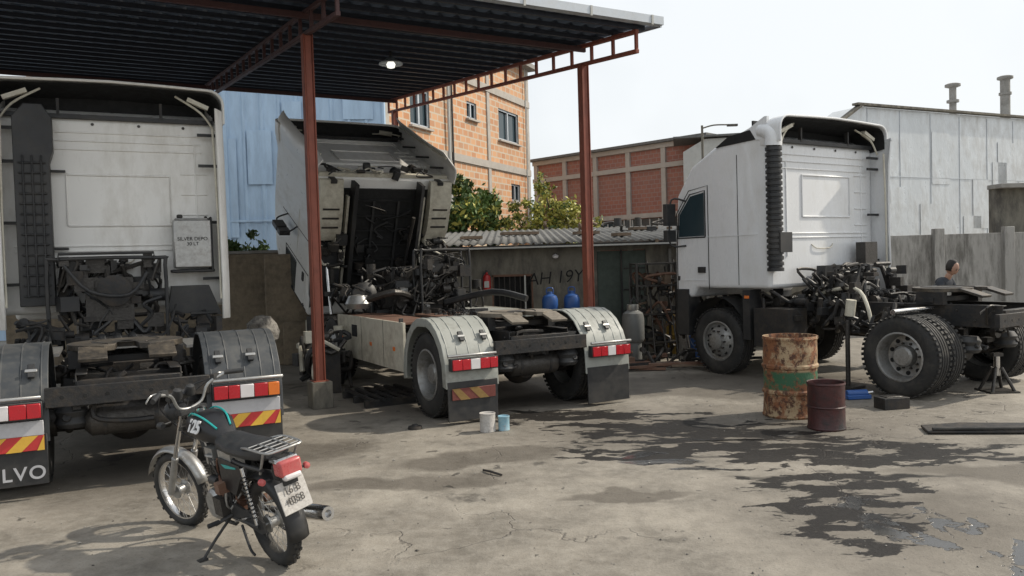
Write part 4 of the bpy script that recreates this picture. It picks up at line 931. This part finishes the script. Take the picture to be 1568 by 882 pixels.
for s in(-1,1):
    skinmesh('hand',[(s*.20,-.46,1.025),(s*.20,-.54,1.015),(s*.20,-.58,1.01)],[(0,1),(1,2)],[.03,(.04,.02),(.04,.018)],skin)
    for k in range(4):
        x=s*.20+(k-1.5)*.02; l=[.06,.075,.07,.055][k]; skinmesh('finger',[(x,-.58,1.01),(x,-.58-l*.6,1.007),(x,-.58-l,.99)],[(0,1),(1,2)],[.009,.0085,.008],skin,sub=1)
    skinmesh('thumb',[(s*.165,-.52,1.015),(s*.14,-.56,1.01),(s*.135,-.59,1.0)],[(0,1),(1,2)],[.011,.010,.009],skin,sub=1)
    mb=MB(); mb.box((s*.11,-.05,.06),(.10,.28,.08),blackp); mb.obj('shoe',PE,bevel=.03,seg=3)
def head():
    bm=bmesh.new(); bmesh.ops.create_uvsphere(bm,u_segments=28,v_segments=20,radius=1)
    for v in bm.verts:
        x,y,z=v.co; k=1-.28*max(0,-z)**1.5; fy=y*(.095 if y<0 else .105); X=x*.076*k; Z=z*.118
        if y<0 and abs(x)<.25 and -.25<z<.15: fy-=.022*(1-abs(x)/.25)*(1-abs(z+.08)/.25 if abs(z+.08)<.25 else 0)
        v.co=(X,fy*(1 if z>-.5 else .92),Z)
    me=bpy.data.meshes.new('head'); bm.to_mesh(me); bm.free(); me.materials.append(skin)
    for p in me.polygons: p.use_smooth=True
    o=bpy.data.objects.new('head',me); COL.objects.link(o); o.parent=PE; o.location=(0,-.35,1.50); o.rotation_euler=(rad(28),0,rad(-10))
    mb=MB()
    mb.lathe([(.0,.132),(.045,.124),(.070,.096),(.084,.05),(.086,.0),(.078,-.045)],hairm,(0,.016,.0),(0,.28,1),24,cap=False)
    mb.obj('hair',o,solid=.008)
    mb=MB()
    for s in(-1,1):
        mb.lathe([(0,-.004),(.016,0),(.018,.006),(0,.01)],skin,(s*.074,.01,-.01),(s,0,0),12); mb.lathe([(0,0),(.010,.002),(0,.006)],dark,(s*.028,-.088,.01),(0,-1,0),10); mb.box((s*.028,-.092,.032),(.03,.008,.006),hairm)
    mb.box((0,-.088,-.055),(.045,.006,.008),rust); mb.obj('face_features',o)
head()
# ================================================================== LIGHT, WORLD, CAMERA
el,az=rad(41),rad(74)
d=Vector((math.sin(az)*math.cos(el),math.cos(az)*math.cos(el),math.sin(el)))
L=bpy.data.lights.new('sun','SUN'); L.energy=3.7; L.angle=rad(1.2); L.color=(1,.92,.79); lo=bpy.data.objects.new('sun',L); COL.objects.link(lo)
lo.rotation_euler=d.to_track_quat('Z','Y').to_euler(); lo.location=d*50
w=bpy.data.worlds.new('World'); sc.world=w; w.use_nodes=True; nt=w.node_tree; bg=nt.nodes['Background']
sky=N(nt,'ShaderNodeTexSky',sky_type='NISHITA'); sky.sun_disc=False; sky.sun_elevation=el; sky.sun_rotation=az; sky.dust_density=4; sky.air_density=1.2
tc=N(nt,'ShaderNodeTexCoord'); nn=noise(nt,tc.outputs['Generated'],1.3,5,.55)
c=mix(nt,mrange(nt,nn,.35,.6,.55,.92),sky.outputs[0],(8.3,8.6,8.8))
nt.links.new(c,bg.inputs[0]); bg.inputs[1].default_value=.118
cam=bpy.data.cameras.new('camera'); co=bpy.data.objects.new('camera',cam); COL.objects.link(co)
cam.sensor_width=36; cam.lens=28.24; cam.clip_end=2000
co.matrix_world=Matrix.Translation((0,0,1.8))@Matrix.Rotation(rad(90-1.91),4,'X')@Matrix.Rotation(-.03,4,'Z')
sc.camera=co
sc.view_settings.view_transform='Standard'; sc.view_settings.look='None'; sc.view_settings.exposure=0
